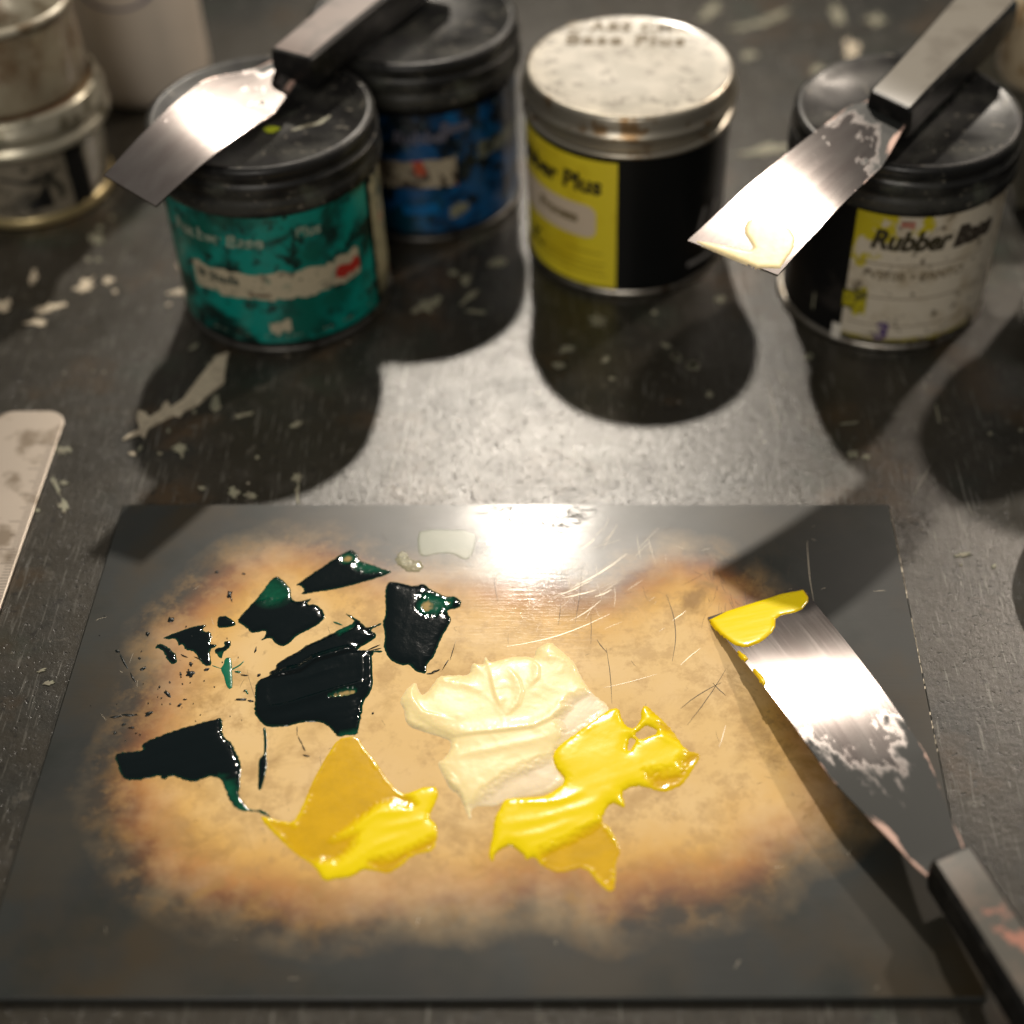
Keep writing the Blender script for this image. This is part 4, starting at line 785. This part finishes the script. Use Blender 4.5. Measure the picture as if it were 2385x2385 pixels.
k2, fr2 = make_knife('palette_knife', 'palette knife with cream ink on its tip, resting on the Rubber Base can',
    [(1602, 560), (1812, 640), (2052, 395), (1975, 254), (2117, 278), (2020, 234)], (.0945, .0975, .1070, .1080, .1100, .1100), bow=.0034, handle=
    ((2024, 208), (2123, 256), .118, (2226, 0), .120, .12, .016, .2), bladem=STEEL2, top_m=M('grey_painted_sheen', (.19, .175, .145), .35).blot(40, .5, .65, (.14, .125, .10)).m)  # pale reflection along this handle top is put into its colour
H_ = lambda p: Z(1485, 0, .46584, p)
ink('ink_smear', INKC, [H_([(255, 1198), (690, 1372), (800, 1232), (765, 1155), (640, 1110), (560, 1108), (530, 1165), (585, 1245), (560, 1262), (400, 1222)])], None, T=.0005, edge=.0006, jag=.0004, frame=fr2, step=.0005, parent=k2, ridge=.0003)

# ------------------------------------------------------------------ steel ruler
e0 = G(146, 990, .002); e1 = G(0, 1415, .002); dv = (e1-e0)/np.linalg.norm(e1-e0); pv = np.array([-dv[1], dv[0], 0]); pv = pv if pv[0] < 0 else -pv
WR = .032; r_ = .009; orr = e0+pv*WR/2
rul = thing('steel_ruler', (orr[0], orr[1], 0), 'steel ruler with a rounded end and engraved graduations', 'ruler')
oc = np.array([orr[0], orr[1], 0]); tipb = e0-dv*.010
out = []
for k in range(9): q = math.pi/2*k/8; out.append(tipb+dv*(r_-r_*math.sin(q))*1+pv*(r_-r_*math.cos(q)))
out = [tipb+dv*(r_*(1-math.sin(q)))+pv*(r_*(1-math.cos(q))) for q in np.linspace(0, math.pi/2, 9)]+[tipb+dv*(r_*(1-math.cos(q)))+pv*(WR-r_*(1-math.sin(q))) for q in np.linspace(0, math.pi/2, 9)]
out += [tipb+dv*.28+pv*WR, tipb+dv*.28]
mb = MB(); pts = [(p[0]-oc[0], p[1]-oc[1]) for p in out]
ar = sum(pts[i][0]*pts[(i+1) % len(pts)][1]-pts[(i+1) % len(pts)][0]*pts[i][1] for i in range(len(pts)))
if ar < 0: pts = pts[::-1]
mb.poly_prism(pts, .0009, .0019)
RM = M('worn_ruler_steel', (.60, .52, .44), .38, .75); RM.blot(55, .52, .64, (.32, .26, .20), 6); RM.blot(28, .60, .68, (.20, .16, .12), 6, off=4)
bo = mb.build('ruler_blade', RM.m, rul, False); bv = bo.modifiers.new('bevel', 'BEVEL'); bv.width = .0003; bv.segments = 2; bv.limit_method = 'ANGLE'
mb = MB()
for k in range(70):
    L = .0085 if k % 10 == 0 else (.006 if k % 5 == 0 else .0038); b0 = e0+dv*(.012+k*.0016)-oc; b0[2] = .00195
    p = b0+pv*.0006; q = b0+pv*L; w_ = dv*.00014
    mb.add([p-w_, q-w_, q+w_, p+w_], [(0, 1, 2, 3)])
mb.build('graduations', M('engraved_black', (.13, .10, .08), .6).m, rul, False)

# ------------------------------------------------------------------ camera
cd = bpy.data.cameras.new('camera'); cam = bpy.data.objects.new('camera', cd); COL.objects.link(cam); sc.camera = cam
cam.location = (0, 0, HCAM); cam.rotation_euler = (math.pi/2-PITCH, 0, 0)
cd.sensor_width = 36; cd.lens = 36*FPX/2385; cd.shift_x = -(CX-1192.5)/2385; cd.clip_start = .01; cd.clip_end = 20
cd.dof.use_dof = True; cd.dof.focus_distance = .578; cd.dof.aperture_fstop = 3.7
# ------------------------------------------------------------------ light
def lamp(name, loc, target, power, size, col):
    l = bpy.data.lights.new(name, 'AREA'); l.shape = 'DISK'; l.size = size; l.energy = power; l.color = col
    o = bpy.data.objects.new(name, l); COL.objects.link(o); o.location = loc
    o.rotation_euler = (Vector(target)-Vector(loc)).to_track_quat('-Z', 'Y').to_euler()
    return o
sl = bpy.data.lights.new('ceiling_lamp', 'SPOT'); sl.energy = 192; sl.color = (1, .90, .77); sl.shadow_soft_size = .037; sl.spot_size = math.radians(26); sl.spot_blend = 1.
so_ = bpy.data.objects.new('ceiling_lamp', sl); COL.objects.link(so_); so_.location = (-.10, 2.22, 1.70); so_.rotation_euler = (Vector((-.01, .52, 0))-Vector((-.10, 2.22, 1.70))).to_track_quat('-Z', 'Y').to_euler()
tR = Vector((.146, .612, .09)); dB = Vector((.153, .191,   .245*.86)).normalized()
lamp('side_lamp', tR+dB*1.5, tR, 11, .07, (1, .86, .72))
lamp('fill_light', (-.35, -1.5, 1.5), (0, .6, 0), 19, 1.1, (1, .93, .84))  # soft fill lamp added on the camera side to brighten the can fronts
w = bpy.data.worlds.new('World'); sc.world = w; w.use_nodes = True
bg = w.node_tree.nodes['Background']; bg.inputs[0].default_value = (.92, .97, 1, 1)
wt = w.node_tree; tc = wt.nodes.new('ShaderNodeTexCoord'); sp = wt.nodes.new('ShaderNodeSeparateXYZ'); rp = wt.nodes.new('ShaderNodeValToRGB')
wt.links.new(tc.outputs['Generated'], sp.inputs[0]); wt.links.new(sp.outputs[2], rp.inputs[0]); wt.links.new(rp.outputs[0], bg.inputs[0])
rp.color_ramp.elements[0].color = (.14, .125, .10, 1); rp.color_ramp.elements[1].color = (1, .95, .86, 1); rp.color_ramp.elements[1].position = .7
bg.inputs[1].default_value = .17
sc.view_settings.view_transform = 'Standard'; sc.view_settings.look = 'None'; sc.view_settings.exposure = 0; sc.view_settings.gamma = 1
